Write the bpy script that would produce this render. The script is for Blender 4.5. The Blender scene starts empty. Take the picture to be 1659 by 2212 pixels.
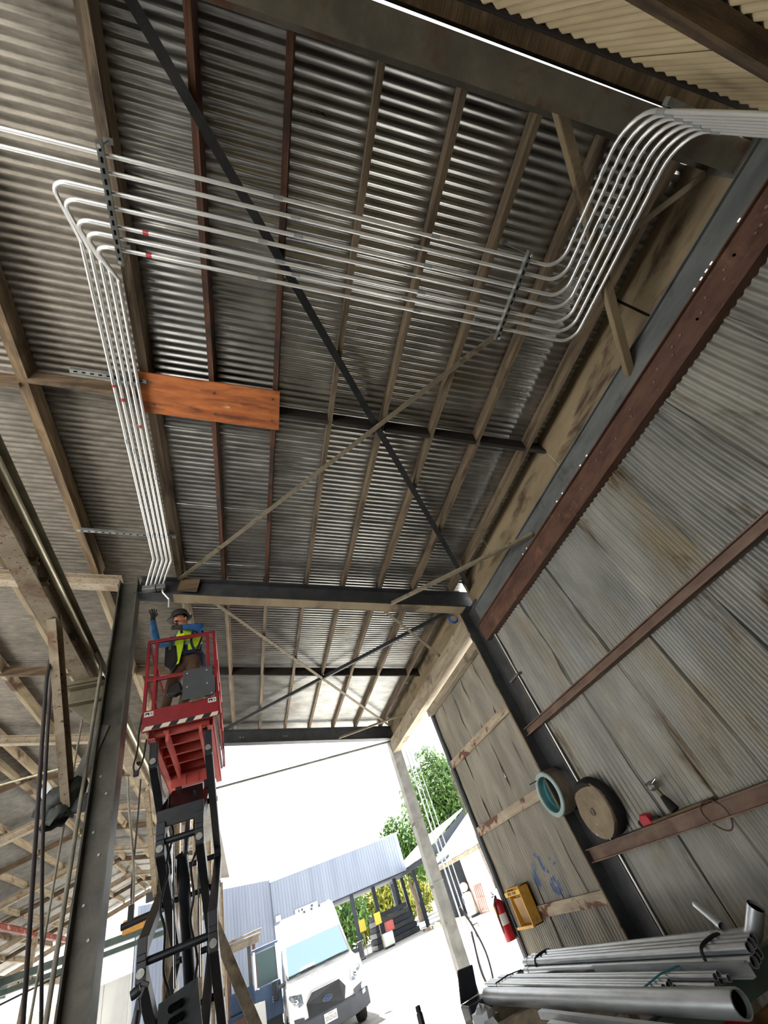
import bpy, bmesh, math, random
from mathutils import Vector, Matrix
random.seed(7)
sc = bpy.context.scene
COL = sc.collection
V = Vector

# ------------------------------------------------------------------ camera
CAMZ = 1.65
cam_d = bpy.data.cameras.new('camera')
cam = bpy.data.objects.new('camera', cam_d)
COL.objects.link(cam)
cam_d.sensor_fit = 'VERTICAL'
cam_d.sensor_height = 36.0
cam_d.lens = 884.35 / 2212 * 36.0
cam_d.clip_start = 0.02
cam_d.clip_end = 400
RX = V((0.9255088, -0.21289908, -0.31322108))
RY = V((-0.06055534, 0.73321109, -0.67729946))
RZ = V((0.3738536, 0.64581381, 0.66570114))
m = Matrix.Identity(4)
for i in range(3):
    m[i][0], m[i][1], m[i][2] = RX[i], -RY[i], -RZ[i]
m[2][3] = CAMZ
cam.matrix_world = m
sc.camera = cam

# ------------------------------------------------------------------ world, sun, exposure
w = bpy.data.worlds.new('sky')
sc.world = w
w.use_nodes = True
nt = w.node_tree
nt.nodes.clear()
out = nt.nodes.new('ShaderNodeOutputWorld')
bg = nt.nodes.new('ShaderNodeBackground')
sky = nt.nodes.new('ShaderNodeTexSky')
sky.sky_type = 'HOSEK_WILKIE'
sky.sun_direction = V((-0.15, 0.55, 0.82)).normalized()
sky.turbidity = 6.0
sky.ground_albedo = 0.5
mixw = nt.nodes.new('ShaderNodeMix')
mixw.data_type = 'RGBA'
mixw.inputs[0].default_value = 0.72
mixw.inputs[7].default_value = (1.0, 1.0, 1.0, 1)
nt.links.new(sky.outputs[0], mixw.inputs[6])
nt.links.new(mixw.outputs[2], bg.inputs[0])
bg.inputs[1].default_value = 0.95
nt.links.new(bg.outputs[0], out.inputs[0])
sun_d = bpy.data.lights.new('sun', 'SUN')
sun_d.energy = 17.0
sun_d.angle = math.radians(0.6)
sun_d.color = (1.0, 0.985, 0.96)
sun = bpy.data.objects.new('sun', sun_d)
COL.objects.link(sun)
sun.rotation_euler = V((0.15, -0.55, -0.82)).to_track_quat('-Z', 'Y').to_euler()
sun.location = (0, 30, 30)
vs = sc.view_settings
vs.view_transform = 'Standard'
vs.look = 'None'
vs.gamma = 1.0
vs.use_curve_mapping = False
vs.exposure = 1.45
try:
    sc.cycles.use_denoising = True
    sc.cycles.adaptive_threshold = 0.02
    sc.cycles.max_bounces = 6
    sc.cycles.diffuse_bounces = 4
    sc.cycles.glossy_bounces = 3
    sc.cycles.sample_clamp_indirect = 8.0
    sc.cycles.caustics_reflective = False
    sc.cycles.caustics_refractive = False
except Exception:
    pass

# ------------------------------------------------------------------ materials
MATS = {}


def rgb(h):
    if isinstance(h, str):
        h = h.lstrip('#')
        c = [int(h[i:i + 2], 16) / 255 for i in (0, 2, 4)]
        return tuple((x / 12.92 if x <= .04045 else ((x + .055) / 1.055) ** 2.4) for x in c) + (1,)
    return tuple(h) + (1,)


def mat(name, c1, c2=None, scale=3.0, stretch=(1, 1, 1), rough=0.6, rough2=None, metal=0.0, bump=0.0, bscale=30.0,
        bstretch=None, c3=None, c3scale=2.0, c3lo=.55, c3hi=.68, c3stretch=(1, 1, 1), c3metal=None, ramp=(.35, .65), spec=0.5,
        c4=None, c4scale=2.0, c4lo=.6, c4hi=.7, c4stretch=(1, 1, 1)):
    M = bpy.data.materials.new(name)
    M.use_nodes = True
    t = M.node_tree
    N, L = t.nodes, t.links
    b = N['Principled BSDF']
    b.inputs['Roughness'].default_value = rough
    b.inputs['Metallic'].default_value = metal
    b.inputs['Specular IOR Level'].default_value = spec
    c2 = c2 or c1
    tc = N.new('ShaderNodeTexCoord')

    def noise(sc_, st, detail=5.0, rgh=.6):
        mp = N.new('ShaderNodeMapping')
        mp.inputs['Scale'].default_value = st
        L.new(tc.outputs['Object'], mp.inputs[0])
        n = N.new('ShaderNodeTexNoise')
        n.inputs['Scale'].default_value = sc_
        n.inputs['Detail'].default_value = detail
        n.inputs['Roughness'].default_value = rgh
        L.new(mp.outputs[0], n.inputs['Vector'])
        return n
    n1 = noise(scale, stretch)
    r = N.new('ShaderNodeValToRGB')
    r.color_ramp.elements[0].position = ramp[0]
    r.color_ramp.elements[1].position = ramp[1]
    r.color_ramp.elements[0].color = rgb(c1)
    r.color_ramp.elements[1].color = rgb(c2)
    L.new(n1.outputs[0], r.inputs[0])
    col = r.outputs[0]
    for cc, cs, lo, hi, cst, k in ((c3, c3scale, c3lo, c3hi, c3stretch, 0), (c4, c4scale, c4lo, c4hi, c4stretch, 1)):
        if cc is None:
            continue
        n2 = noise(cs, cst)
        n2.inputs['Distortion'].default_value = .4
        mr = N.new('ShaderNodeMapRange')
        mr.inputs[1].default_value = lo
        mr.inputs[2].default_value = hi
        L.new(n2.outputs[0], mr.inputs[0])
        mx = N.new('ShaderNodeMix')
        mx.data_type = 'RGBA'
        L.new(mr.outputs[0], mx.inputs[0])
        L.new(col, mx.inputs[6])
        mx.inputs[7].default_value = rgb(cc)
        col = mx.outputs[2]
        if k == 0 and c3metal is not None:
            mm = N.new('ShaderNodeMapRange')
            mm.inputs[3].default_value = metal
            mm.inputs[4].default_value = c3metal
            L.new(mr.outputs[0], mm.inputs[0])
            L.new(mm.outputs[0], b.inputs['Metallic'])
    L.new(col, b.inputs['Base Color'])
    if rough2 is not None:
        rr = N.new('ShaderNodeMapRange')
        rr.inputs[3].default_value = rough
        rr.inputs[4].default_value = rough2
        L.new(n1.outputs[0], rr.inputs[0])
        L.new(rr.outputs[0], b.inputs['Roughness'])
    if bump:
        nb = noise(bscale, bstretch or stretch, 6.0)
        bp = N.new('ShaderNodeBump')
        bp.inputs['Strength'].default_value = bump
        bp.inputs['Distance'].default_value = 0.02
        L.new(nb.outputs[0], bp.inputs['Height'])
        L.new(bp.outputs[0], b.inputs['Normal'])
    MATS[name] = M
    return M


# galvanised sheets (x = along the ridge lines of the roof, z = along the wall sheets)
mat('galv_roof', '#9c9c99', '#bdbdb8', 5, (.5, 1, 1), .24, .36, .93, c3='#857b68', c3scale=1.1, c3lo=.56, c3hi=.8, c3stretch=(.5, 1, 1), c3metal=.6)
mat('galv_roof_old', '#625c52', '#7d766b', 9, (.6, 2, 1), .42, .55, .55, bump=.12, bscale=70, c3='#4f493e', c3scale=.9, c3lo=.55, c3hi=.75)
mat('galv_roof_far', '#84807a', '#9e9a92', 5, (1, 1, 1), .5, None, .45)
mat('galv_wall', '#82817a', '#a3a198', 2.2, (1.5, 1.5, .5), .5, .65, .4, bump=.12, bscale=22, bstretch=(1, 1, .5), c3='#8b8069', c3scale=1.3, c3lo=.5, c3hi=.7, c3stretch=(1, 1, .6), c4='#5d4a2e', c4scale=1.9, c4lo=.58, c4hi=.70, c4stretch=(1, 1.4, .5))
mat('galv_wall_b', '#7a7b77', '#9a9a95', 2.2, (1.5, 1.5, .5), .45, .6, .5, bump=.12, bscale=22, bstretch=(1, 1, .5), c3='#847b66', c3scale=1.2, c3lo=.5, c3hi=.72, c3stretch=(1, 1, .5), c4='#5b4930', c4scale=2.2, c4lo=.6, c4hi=.72, c4stretch=(1, 1.4, .5))
mat('galv_partition', '#857f72', '#a39c8d', 2.2, (1.5, 1.5, .4), .5, .65, .4, bump=.1, bscale=24, bstretch=(1, 1, .4), c3='#6d6e6b', c3scale=1.4, c3lo=.5, c3hi=.7, c3stretch=(1, 1, .4))
mat('end_wall', '#b3a27f', '#c6b592', 4, (2, 2, .5), .7, None, .0, bump=.12, bscale=30)
# timber
mat('wood_purlin', '#594b3a', '#7f6f58', 3.2, (6, .35, 6), .85, bump=.3, bscale=14, bstretch=(6, .4, 6), c3='#2d2117', c3scale=2.4, c3lo=.52, c3hi=.72, c3stretch=(2, .6, 2))
mat('wood_purlin_red', '#3a2115', '#5f3a22', 3.2, (6, .35, 6), .8, bump=.3, bscale=14, bstretch=(6, .4, 6), c3='#140d09', c3scale=2.4, c3lo=.5, c3hi=.7)
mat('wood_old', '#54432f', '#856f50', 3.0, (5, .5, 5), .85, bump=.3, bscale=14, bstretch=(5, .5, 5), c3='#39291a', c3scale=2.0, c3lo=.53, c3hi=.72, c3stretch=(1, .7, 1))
mat('wood_cross', '#3d2e20', '#6b573e', 3.0, (.5, 5, 5), .85, bump=.3, bscale=14, bstretch=(.5, 5, 5), c3='#231810', c3scale=2.0, c3lo=.53, c3hi=.72)
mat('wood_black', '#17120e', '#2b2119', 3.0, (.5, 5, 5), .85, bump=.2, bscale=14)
mat('wood_fascia', '#776850', '#8f7f63', 1.6, (2, .5, 2), .85, bump=.2, bscale=20, c3='#46382a', c3scale=1.7, c3lo=.54, c3hi=.66, c3stretch=(1, .6, 2))
mat('wood_grey', '#7f7361', '#a2957e', 3.0, (4, .5, 4), .85, bump=.25, bscale=18, c3='#4a3c2b', c3scale=2.2, c3lo=.56, c3hi=.7)
mat('wood_girt', '#8f7f69', '#b3a58d', 3.0, (4, .5, 4), .8, bump=.2, bscale=18, c3='#5f3a26', c3scale=2.6, c3lo=.55, c3hi=.6, c3stretch=(1, .8, 1.6))
mat('wood_sunny', '#776952', '#9c8b6e', 2.6, (5, .5, 5), .8, bump=.2, bscale=16, c3='#4b3421', c3scale=1.8, c3lo=.55, c3hi=.66, c3stretch=(1, .7, 1))  # lighter timber tone with sunlight put into the colour
mat('plywood_orange', '#8a4618', '#b4682e', 3.0, (.6, 4, 3), .5, .65, bump=.12, bscale=22, c3='#5f2c10', c3scale=3.0, c3lo=.52, c3hi=.68, c3stretch=(.5, 3, 1), c4='#c9a67c', c4scale=6, c4lo=.66, c4hi=.72, c4stretch=(.6, 2, 1))
mat('plywood_brown', '#5f4427', '#84623c', 2.6, (3, 3, .5), .75, bump=.15, bscale=20, c3='#33241a', c3scale=2.2, c3lo=.55, c3hi=.68)
mat('cardboard', '#9b7d57', '#b6966d', 4, rough=.9)
# steel
mat('steel_dark', '#37393c', '#4a4b4c', 5, rough=.5, metal=.35, bump=.06, bscale=40, c3='#5b4a38', c3scale=3, c3lo=.6, c3hi=.75)
mat('steel_grey', '#5d5c57', '#74726b', 4, rough=.55, metal=.3, bump=.08, bscale=40, c3='#514a41', c3scale=2.5, c3lo=.58, c3hi=.72)
mat('steel_channel', '#5c605f', '#777a78', 3, (2, .5, 2), rough=.5, metal=.4, bump=.08, bscale=40, c3='#3d3b38', c3scale=2.6, c3lo=.58, c3hi=.75)
mat('steel_patina', '#57544b', '#6b665a', 5, rough=.6, metal=.2, bump=.1, bscale=40, c3='#5e4130', c3scale=3.2, c3lo=.5, c3hi=.66, c4='#6b716c', c4scale=2.4, c4lo=.62, c4hi=.75)
mat('steel_rust', '#452c22', '#634536', 4, (2, .6, 2), rough=.7, metal=.15, bump=.15, bscale=40, c3='#7a5a44', c3scale=5, c3lo=.58, c3hi=.75)
mat('steel_girt', '#644d40', '#836b5b', 4, (2, .6, 2), rough=.65, metal=.15, bump=.12, bscale=40, c3='#8f7765', c3scale=3, c3lo=.55, c3hi=.75)
mat('steel_beige', '#8b7d67', '#a39580', 5, rough=.65, metal=.1, bump=.12, bscale=50, c3='#5a4433', c3scale=26, c3lo=.58, c3hi=.66, c4='#6b4a30', c4scale=2.2, c4lo=.55, c4hi=.7)
mat('steel_olive', '#57523f', '#736c56', 4, rough=.5, metal=.3, bump=.08, bscale=40)
mat('steel_column_dark', '#45443d', '#5c594e', 4, rough=.5, metal=.3, bump=.08, bscale=40, c3='#38342e', c3scale=3, c3lo=.55, c3hi=.7)
mat('steel_rail', '#a09a80', '#c9c4ab', 5, (2, .4, 2), rough=.35, metal=.6)
mat('steel_red', '#6d2f22', '#8a4535', 3, rough=.7, metal=.1, c3='#b09a86', c3scale=4, c3lo=.56, c3hi=.64)
mat('steel_green', '#38473f', '#4d5c52', 3, rough=.5, metal=.1)
mat('conduit', '#e6e7e5', '#efefec', 3, rough=.34, metal=.6)
mat('conduit_dull', '#b3b9bd', '#d2d7d9', 7, (2, .4, 2), rough=.28, rough2=.42, metal=.75, bump=.03, bscale=60)
mat('strut_steel', '#8d908e', '#b0b2af', 8, rough=.4, metal=.8)
mat('hole_black', '#060606', rough=.9, spec=.1)
mat('brace_angle', '#6b6250', '#857a63', 5, rough=.7, metal=.2, c3='#453a2b', c3scale=5, c3lo=.56, c3hi=.7)
mat('brace_dark', '#1d1e1f', '#303132', 6, rough=.55, metal=.3)
# paints, plastics, cloth
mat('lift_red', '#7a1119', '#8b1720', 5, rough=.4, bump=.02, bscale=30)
mat('lift_red_lit', '#bd5048', '#cb5f55', 5, rough=.4, bump=.02, bscale=30)  # lighter copy of the lift red, light put into the colour
mat('lift_black', '#16181c', '#23262c', 6, rough=.38, metal=.2)
mat('lift_grey', '#3d4043', '#484b4e', 6, rough=.55)
mat('chrome', '#d5d7da', rough=.12, metal=1.0)
mat('pin_metal', '#787874', '#94938e', 20, rough=.4, metal=.7)
mat('sticker_white', '#d6d2cc', rough=.6)
mat('stripe_cream', '#d8cdbb', rough=.6)
mat('black', '#0d0d0e', '#161617', 10, rough=.6)
mat('rubber', '#141312', '#242220', 9, rough=.85)
mat('cable_dark', '#1d1718', '#2a2224', 12, rough=.7)
mat('hose_grey', '#6b665a', '#857f70', 8, rough=.6, metal=.1)
mat('tarp', '#2f3231', '#434742', 7, rough=.6, bump=.5, bscale=14)
mat('blue_wire', '#1f4f9c', '#2c62b4', 8, rough=.5)
mat('skin', '#a8714f', '#b98262', 12, rough=.55)
mat('shirt_blue', '#1f4d86', '#2d66a6', 5, rough=.85, bump=.3, bscale=22)
mat('sleeve_blue', '#24527d', '#3d74a5', 6, rough=.85, bump=.35, bscale=24)
mat('vest_yellow', '#a9cf12', '#cdea24', 6, rough=.7, bump=.25, bscale=20)
mat('vest_band', '#8e948e', '#b5bab5', 14, rough=.4)
mat('trousers_brown', '#4a3626', '#5f4733', 6, rough=.9, bump=.3, bscale=24)
mat('glove', '#1d1d1b', '#33322e', 14, rough=.8)
mat('hat_black', '#1b1a1a', '#262423', 10, rough=.7, bump=.1, bscale=60)
mat('boot', '#2c2119', '#3d2e22', 8, rough=.8)
mat('navy', '#141b2d', '#1e2740', 8, rough=.85, bump=.2, bscale=30)
mat('van_white', '#e6e7e8', '#eeeeee', 3, rough=.25)
mat('van_grey', '#43474d', '#4c5057', 4, rough=.6)
mat('van_black', '#1b1e23', '#24282e', 4, rough=.4)
mat('lamp_glass', '#5a626c', '#aeb6bd', 22, rough=.12, metal=.4)
mat('badge_blue', '#1b3a6b', rough=.3)
mat('plate_white', '#e9e7e6', rough=.5)
mat('plate_text', '#3c3f55', rough=.6)
mat('plate_red', '#b5474b', rough=.6)
mat('extinguisher_red', '#a5101f', '#b81827', 6, rough=.35)
mat('bin_yellow', '#c9902d', '#e0ad4c', 6, rough=.55, c3='#9b7a4c', c3scale=6, c3lo=.55, c3hi=.7)
mat('teal_paint', '#3f7f85', '#5a9aa0', 6, rough=.5)
mat('ring_brown', '#5c5246', '#7a6d5d', 6, rough=.75, bump=.2, bscale=40)
mat('ring_lip', '#8fa5a2', '#a9bab6', 6, rough=.5)
mat('concrete_disc', '#7f705a', '#9c8c73', 4, rough=.9, bump=.5, bscale=14, c3='#d8cfbe', c3scale=5, c3lo=.66, c3hi=.7)
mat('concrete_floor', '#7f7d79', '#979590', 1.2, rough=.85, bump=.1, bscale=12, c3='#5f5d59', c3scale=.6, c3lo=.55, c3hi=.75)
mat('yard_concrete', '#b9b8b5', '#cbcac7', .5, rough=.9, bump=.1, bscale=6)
mat('bldg_metal', '#7b8495', '#8790a0', .5, (4, 4, .3), rough=.6, metal=.1)
mat('bldg_trim', '#cfd5dd', rough=.6)
mat('bldg_dark', '#2b3138', '#39404a', 1, rough=.8)
mat('shed_roof', '#d6d6d4', '#e6e6e4', 1.0, rough=.6)
mat('shed_wall', '#b4a9a3', '#cfc5bf', 1.2, (1, 1, .4), rough=.8, c3='#a87f74', c3scale=1.2, c3lo=.55, c3hi=.75)
mat('shed_dark', '#34383d', '#474c52', 1.5, rough=.8)
mat('white_panel', '#d9d8d4', '#e6e5e1', .8, rough=.7)
mat('grey_panel', '#87857e', '#99978f', .8, (1, 1, .3), rough=.8)
mat('leaf_green', '#35562a', '#6d8f45', 1.3, rough=.7)
mat('leaf_yellow', '#7d8f3a', '#b9b24e', 1.3, rough=.7)
mat('bark', '#4a4034', '#63574a', 6, rough=.9)
mat('tank_white', '#cfcab9', '#dedacb', 4, rough=.5)
mat('sign_yellow', '#d8b23a', rough=.6)
mat('equip_red', '#b0524c', rough=.6)
mat('fork_blue', '#3b4f6b', '#4a6180', 3, rough=.5)
mat('fork_rust', '#7a5244', '#96695a', 4, rough=.7)
mat('olive_box', '#4d5a3c', '#5d6a4a', 6, rough=.6)
mat('plastic_bag', '#aeb4b6', '#c5cacc', 8, rough=.35, bump=.5, bscale=16)
mat('blue_tie', '#4f9fae', rough=.5)
mat('red_tag', '#b8232a', rough=.5)
mat('hair', '#1a1310', rough=.7)
mat('orange_wood', '#b07a2e', '#c4934a', 4, rough=.7)


def spray_marks(name, centre, r0, r1, colour):
    """old blue spray paint blotches round one spot of the wall"""
    t = MATS[name].node_tree
    N, L = t.nodes, t.links
    b = N['Principled BSDF']
    prev = b.inputs['Base Color'].links[0].from_socket
    tc = N.new('ShaderNodeTexCoord')
    d = N.new('ShaderNodeVectorMath')
    d.operation = 'DISTANCE'
    d.inputs[1].default_value = centre
    L.new(tc.outputs['Object'], d.inputs[0])
    mr = N.new('ShaderNodeMapRange')
    mr.inputs[1].default_value, mr.inputs[2].default_value = r0, r1
    mr.inputs[3].default_value, mr.inputs[4].default_value = .16, -.3
    L.new(d.outputs['Value'], mr.inputs[0])
    n = N.new('ShaderNodeTexNoise')
    n.inputs['Scale'].default_value = 5.0
    n.inputs['Detail'].default_value = 4.0
    n.inputs['Distortion'].default_value = .8
    L.new(tc.outputs['Object'], n.inputs['Vector'])
    a = N.new('ShaderNodeMath')
    a.operation = 'ADD'
    L.new(n.outputs[0], a.inputs[0])
    L.new(mr.outputs[0], a.inputs[1])
    m2 = N.new('ShaderNodeMapRange')
    m2.inputs[1].default_value, m2.inputs[2].default_value = .70, .76
    m2.inputs[4].default_value = .8
    L.new(a.outputs[0], m2.inputs[0])
    mx = N.new('ShaderNodeMix')
    mx.data_type = 'RGBA'
    L.new(m2.outputs[0], mx.inputs[0])
    L.new(prev, mx.inputs[6])
    mx.inputs[7].default_value = rgb(colour)
    L.new(mx.outputs[2], b.inputs['Base Color'])


spray_marks('galv_partition', (4.0, 7.15, 1.2), .3, 1.15, '#2b5488')


def glass_mat():
    M = bpy.data.materials.new('windshield_glass')
    M.use_nodes = True
    b = M.node_tree.nodes['Principled BSDF']
    b.inputs['Base Color'].default_value = rgb('#6d8489')
    b.inputs['Roughness'].default_value = .04
    b.inputs['Specular IOR Level'].default_value = .9
    b.inputs['Metallic'].default_value = .45
    MATS['windshield_glass'] = M


glass_mat()

# ------------------------------------------------------------------ mesh helpers


class MB:
    def __init__(s):
        s.v, s.f, s.mi = [], [], []

    def add(s, vs_, fs, mi=0):
        o = len(s.v)
        s.v += [tuple(x) for x in vs_]
        s.f += [[i + o for i in f] for f in fs]
        s.mi += [mi] * len(fs)
        return s

    def frame(s, d, up):
        d = V(d).normalized()
        up = V(up)
        a = d.cross(up)
        if a.length < 1e-5:
            up = V((0, 1, 0)) if abs(d.y) < .9 else V((1, 0, 0))
            a = d.cross(up)
        a.normalize()
        return d, a, a.cross(d).normalized()

    def bar(s, p0, p1, wd, ht, up=(0, 0, 1), off=(0, 0), mi=0):
        """box from p0 to p1, wd sideways, ht along up; off shifts (side, up)"""
        p0, p1 = V(p0), V(p1)
        d, a, u = s.frame(p1 - p0, up)
        p0 = p0 + a * off[0] + u * off[1]
        p1 = p1 + a * off[0] + u * off[1]
        a, u = a * wd / 2, u * ht / 2
        vs_ = [p0 - a - u, p0 + a - u, p0 + a + u, p0 - a + u, p1 - a - u, p1 + a - u, p1 + a + u, p1 - a + u]
        s.add(vs_, [(0, 1, 2, 3), (7, 6, 5, 4), (0, 4, 5, 1), (1, 5, 6, 2), (2, 6, 7, 3), (3, 7, 4, 0)], mi)
        return s

    def box(s, lo, hi, mi=0):
        (x0, y0, z0), (x1, y1, z1) = lo, hi
        vs_ = [(x0, y0, z0), (x1, y0, z0), (x1, y1, z0), (x0, y1, z0), (x0, y0, z1), (x1, y0, z1), (x1, y1, z1), (x0, y1, z1)]
        s.add(vs_, [(3, 2, 1, 0), (4, 5, 6, 7), (0, 1, 5, 4), (1, 2, 6, 5), (2, 3, 7, 6), (3, 0, 4, 7)], mi)
        return s

    def ibeam(s, p0, p1, depth, width, tf=.018, tw=.012, up=(0, 0, 1), mi=0):
        s.bar(p0, p1, width, tf, up, (0, depth / 2 - tf / 2), mi)
        s.bar(p0, p1, width, tf, up, (0, -depth / 2 + tf / 2), mi)
        s.bar(p0, p1, tw, depth - 2 * tf, up, (0, 0), mi)
        return s

    def channel(s, p0, p1, depth, width, t=.012, up=(0, 0, 1), side=1, mi=0):
        """C channel: web at p, flanges to +side"""
        s.bar(p0, p1, t, depth, up, (0, 0), mi)
        for k in (-1, 1):
            s.bar(p0, p1, width, t, up, (side * width / 2, k * (depth / 2 - t / 2)), mi)
        return s

    def angle(s, p0, p1, a=.06, t=.008, up=(0, 0, 1), side=1, mi=0):
        s.bar(p0, p1, a, t, up, (side * a / 2, 0), mi)
        s.bar(p0, p1, t, a, up, (0, a / 2), mi)
        return s

    def tube(s, pts, r, n=10, caps=True, mi=0, closed=False):
        pts = [V(p) for p in pts]
        k = len(pts)
        rs = r if isinstance(r, (list, tuple)) else [r] * k
        tans = []
        for i in range(k):
            if closed:
                t = pts[(i + 1) % k] - pts[i - 1]
            else:
                t = pts[min(i + 1, k - 1)] - pts[max(i - 1, 0)]
            tans.append(t.normalized())
        a = tans[0].orthogonal().normalized()
        rings = []
        for i in range(k):
            a = (a - tans[i] * a.dot(tans[i]))
            if a.length < 1e-6:
                a = tans[i].orthogonal()
            a.normalize()
            b = tans[i].cross(a)
            rings.append([pts[i] + (a * math.cos(2 * math.pi * j / n) + b * math.sin(2 * math.pi * j / n)) * rs[i] for j in range(n)])
        vs_ = [p for rg in rings for p in rg]
        fs = []
        for i in range(k if closed else k - 1):
            i2 = (i + 1) % k
            for j in range(n):
                j2 = (j + 1) % n
                fs.append((i * n + j, i * n + j2, i2 * n + j2, i2 * n + j))
        if caps and not closed:
            fs.append(tuple(range(n - 1, -1, -1)))
            fs.append(tuple((k - 1) * n + j for j in range(n)))
        s.add(vs_, fs, mi)
        return s

    def pipe(s, p0, p1, ro, ri, n=14, mi=0):
        """open-ended hollow pipe"""
        p0, p1 = V(p0), V(p1)
        d, a, b = s.frame(p1 - p0, (0, 0, 1))
        vs_ = []
        for p, r in ((p0, ro), (p1, ro), (p1, ri), (p0, ri)):
            vs_ += [p + (a * math.cos(2 * math.pi * j / n) + b * math.sin(2 * math.pi * j / n)) * r for j in range(n)]
        fs = []
        for q in range(4):
            q2 = (q + 1) % 4
            for j in range(n):
                j2 = (j + 1) % n
                fs.append((q * n + j, q * n + j2, q2 * n + j2, q2 * n + j))
        s.add(vs_, fs, mi)
        return s

    def lathe(s, prof, c, axis=(0, 0, 1), n=24, mi=0):
        """prof: list of (radius, height)"""
        d, a, b = s.frame(axis, (0, 1, 0) if abs(V(axis).normalized().y) < .9 else (1, 0, 0))
        c = V(c)
        vs_ = []
        for r, h in prof:
            vs_ += [c + d * h + (a * math.cos(2 * math.pi * j / n) + b * math.sin(2 * math.pi * j / n)) * max(r, 1e-4) for j in range(n)]
        fs = []
        for i in range(len(prof) - 1):
            for j in range(n):
                j2 = (j + 1) % n
                fs.append((i * n + j, i * n + j2, (i + 1) * n + j2, (i + 1) * n + j))
        s.add(vs_, fs, mi)
        return s

    def prism(s, poly, ext, mi=0):
        """poly: 3D points; ext: extrusion vector"""
        poly = [V(p) for p in poly]
        n = len(poly)
        ext = V(ext)
        vs_ = poly + [p + ext for p in poly]
        fs = [tuple(range(n - 1, -1, -1)), tuple(range(n, 2 * n))]
        for i in range(n):
            j = (i + 1) % n
            fs.append((i, j, n + j, n + i))
        s.add(vs_, fs, mi)
        return s

    def sphere(s, c, r, nu=12, nv=8, mi=0):
        r = r if isinstance(r, (tuple, list)) else (r, r, r)
        vs_, fs = [], []
        for i in range(nv + 1):
            th = math.pi * i / nv
            for j in range(nu):
                ph = 2 * math.pi * j / nu
                vs_.append((c[0] + r[0] * math.sin(th) * math.cos(ph), c[1] + r[1] * math.sin(th) * math.sin(ph), c[2] + r[2] * math.cos(th)))
        for i in range(nv):
            for j in range(nu):
                j2 = (j + 1) % nu
                fs.append((i * nu + j, (i + 1) * nu + j, (i + 1) * nu + j2, i * nu + j2))
        s.add(vs_, fs, mi)
        return s

    def sheet(s, o, u, v, n, pitch, amp, seg=6, nv=1, warp=0.0, seed=0, mi=0, phase=0.0):
        """corrugated sheet: origin o, waves repeat along u, ridges run along v, height along n"""
        o, u, v, n = V(o), V(u), V(v), V(n).normalized()
        L = u.length
        nu = max(2, int(round(L / pitch * seg)))
        rnd = random.Random(seed)
        ph = [rnd.uniform(0, 6.28) for _ in range(6)]
        vs_, fs = [], []
        for j in range(nv + 1):
            q = j / nv
            for i in range(nu + 1):
                p = i / nu
                h = amp * math.cos(2 * math.pi * (p * L / pitch) + phase)
                if warp:
                    edge = max(0, abs(p - .5) * 2 - .6) / .4
                    h += warp * (.35 * math.sin(q * 7 + ph[0]) * math.sin(p * 5 + ph[1]) + edge * (.8 * math.sin(q * 9 + ph[2] + (3 if p > .5 else 0)) + .5 * math.sin(q * 19 + ph[3])))
                sh = 0.0
                if warp:
                    sh = warp * .5 * math.sin(q * 6 + ph[4])
                vs_.append(o + u * p + v * q + n * h + u.normalized() * sh)
        w_ = nu + 1
        for j in range(nv):
            for i in range(nu):
                fs.append((j * w_ + i, j * w_ + i + 1, (j + 1) * w_ + i + 1, (j + 1) * w_ + i))
        s.add(vs_, fs, mi)
        return s

    def mesh(s, name, mats, smooth=None):
        me = bpy.data.meshes.new(name)
        me.from_pydata(s.v, [], s.f)
        for mm in (mats if isinstance(mats, (list, tuple)) else [mats]):
            me.materials.append(MATS[mm])
        if any(s.mi):
            me.polygons.foreach_set('material_index', s.mi)
        if smooth:
            me.polygons.foreach_set('use_smooth', [True] * len(me.polygons))
            if smooth != 180:
                me.set_sharp_from_angle(angle=math.radians(smooth))
        me.update()
        return me


def link(name, me, parent=None):
    o = bpy.data.objects.new(name, me)
    COL.objects.link(o)
    if parent is not None:
        o.parent = parent
        o.matrix_parent_inverse = WORLD[parent.name].inverted()
    WORLD[o.name] = Matrix.Identity(4)
    return o


WORLD = {}


def obj(name, mb, mt, parent=None, smooth=None, bevel=0.0):
    o = link(name, mb.mesh(name, mt, smooth), parent)
    if bevel:
        md = o.modifiers.new('bevel', 'BEVEL')
        md.width = bevel
        md.segments = 2
        md.limit_method = 'ANGLE'
    return o


def tag(o, label, cat, group=None, kind=None):
    o['label'] = label
    o['category'] = cat
    if group:
        o['group'] = group
    if kind:
        o['kind'] = kind
    return o


def thing(name, label, cat, loc=(0, 0, 0), group=None, kind=None):
    o = bpy.data.objects.new(name, None)
    o.location = loc
    o.empty_display_size = .1
    COL.objects.link(o)
    WORLD[o.name] = Matrix.Translation(loc)
    return tag(o, label, cat, group, kind)


def arc(p_prev, corner, p_next, r, n=8):
    """points rounding a corner between two legs"""
    a, c, b = V(p_prev), V(corner), V(p_next)
    da, db = (a - c).normalized(), (b - c).normalized()
    ang = da.angle(db)
    t = r / math.tan(ang / 2)
    ctr = c + (da + db).normalized() * (r / math.sin(ang / 2))
    s0, s1 = c + da * t, c + db * t
    v0, v1 = s0 - ctr, s1 - ctr
    tot = v0.angle(v1)
    axis = v0.cross(v1).normalized()
    return [ctr + Matrix.Rotation(tot * i / n, 3, axis) @ v0 for i in range(n + 1)]


def poly_round(pts, r, n=8):
    outp = [V(pts[0])]
    for i in range(1, len(pts) - 1):
        rr = r[i - 1] if isinstance(r, (list, tuple)) else r
        outp += arc(pts[i - 1], pts[i], pts[i + 1], rr, n)
    outp.append(V(pts[-1]))
    return outp


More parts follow.
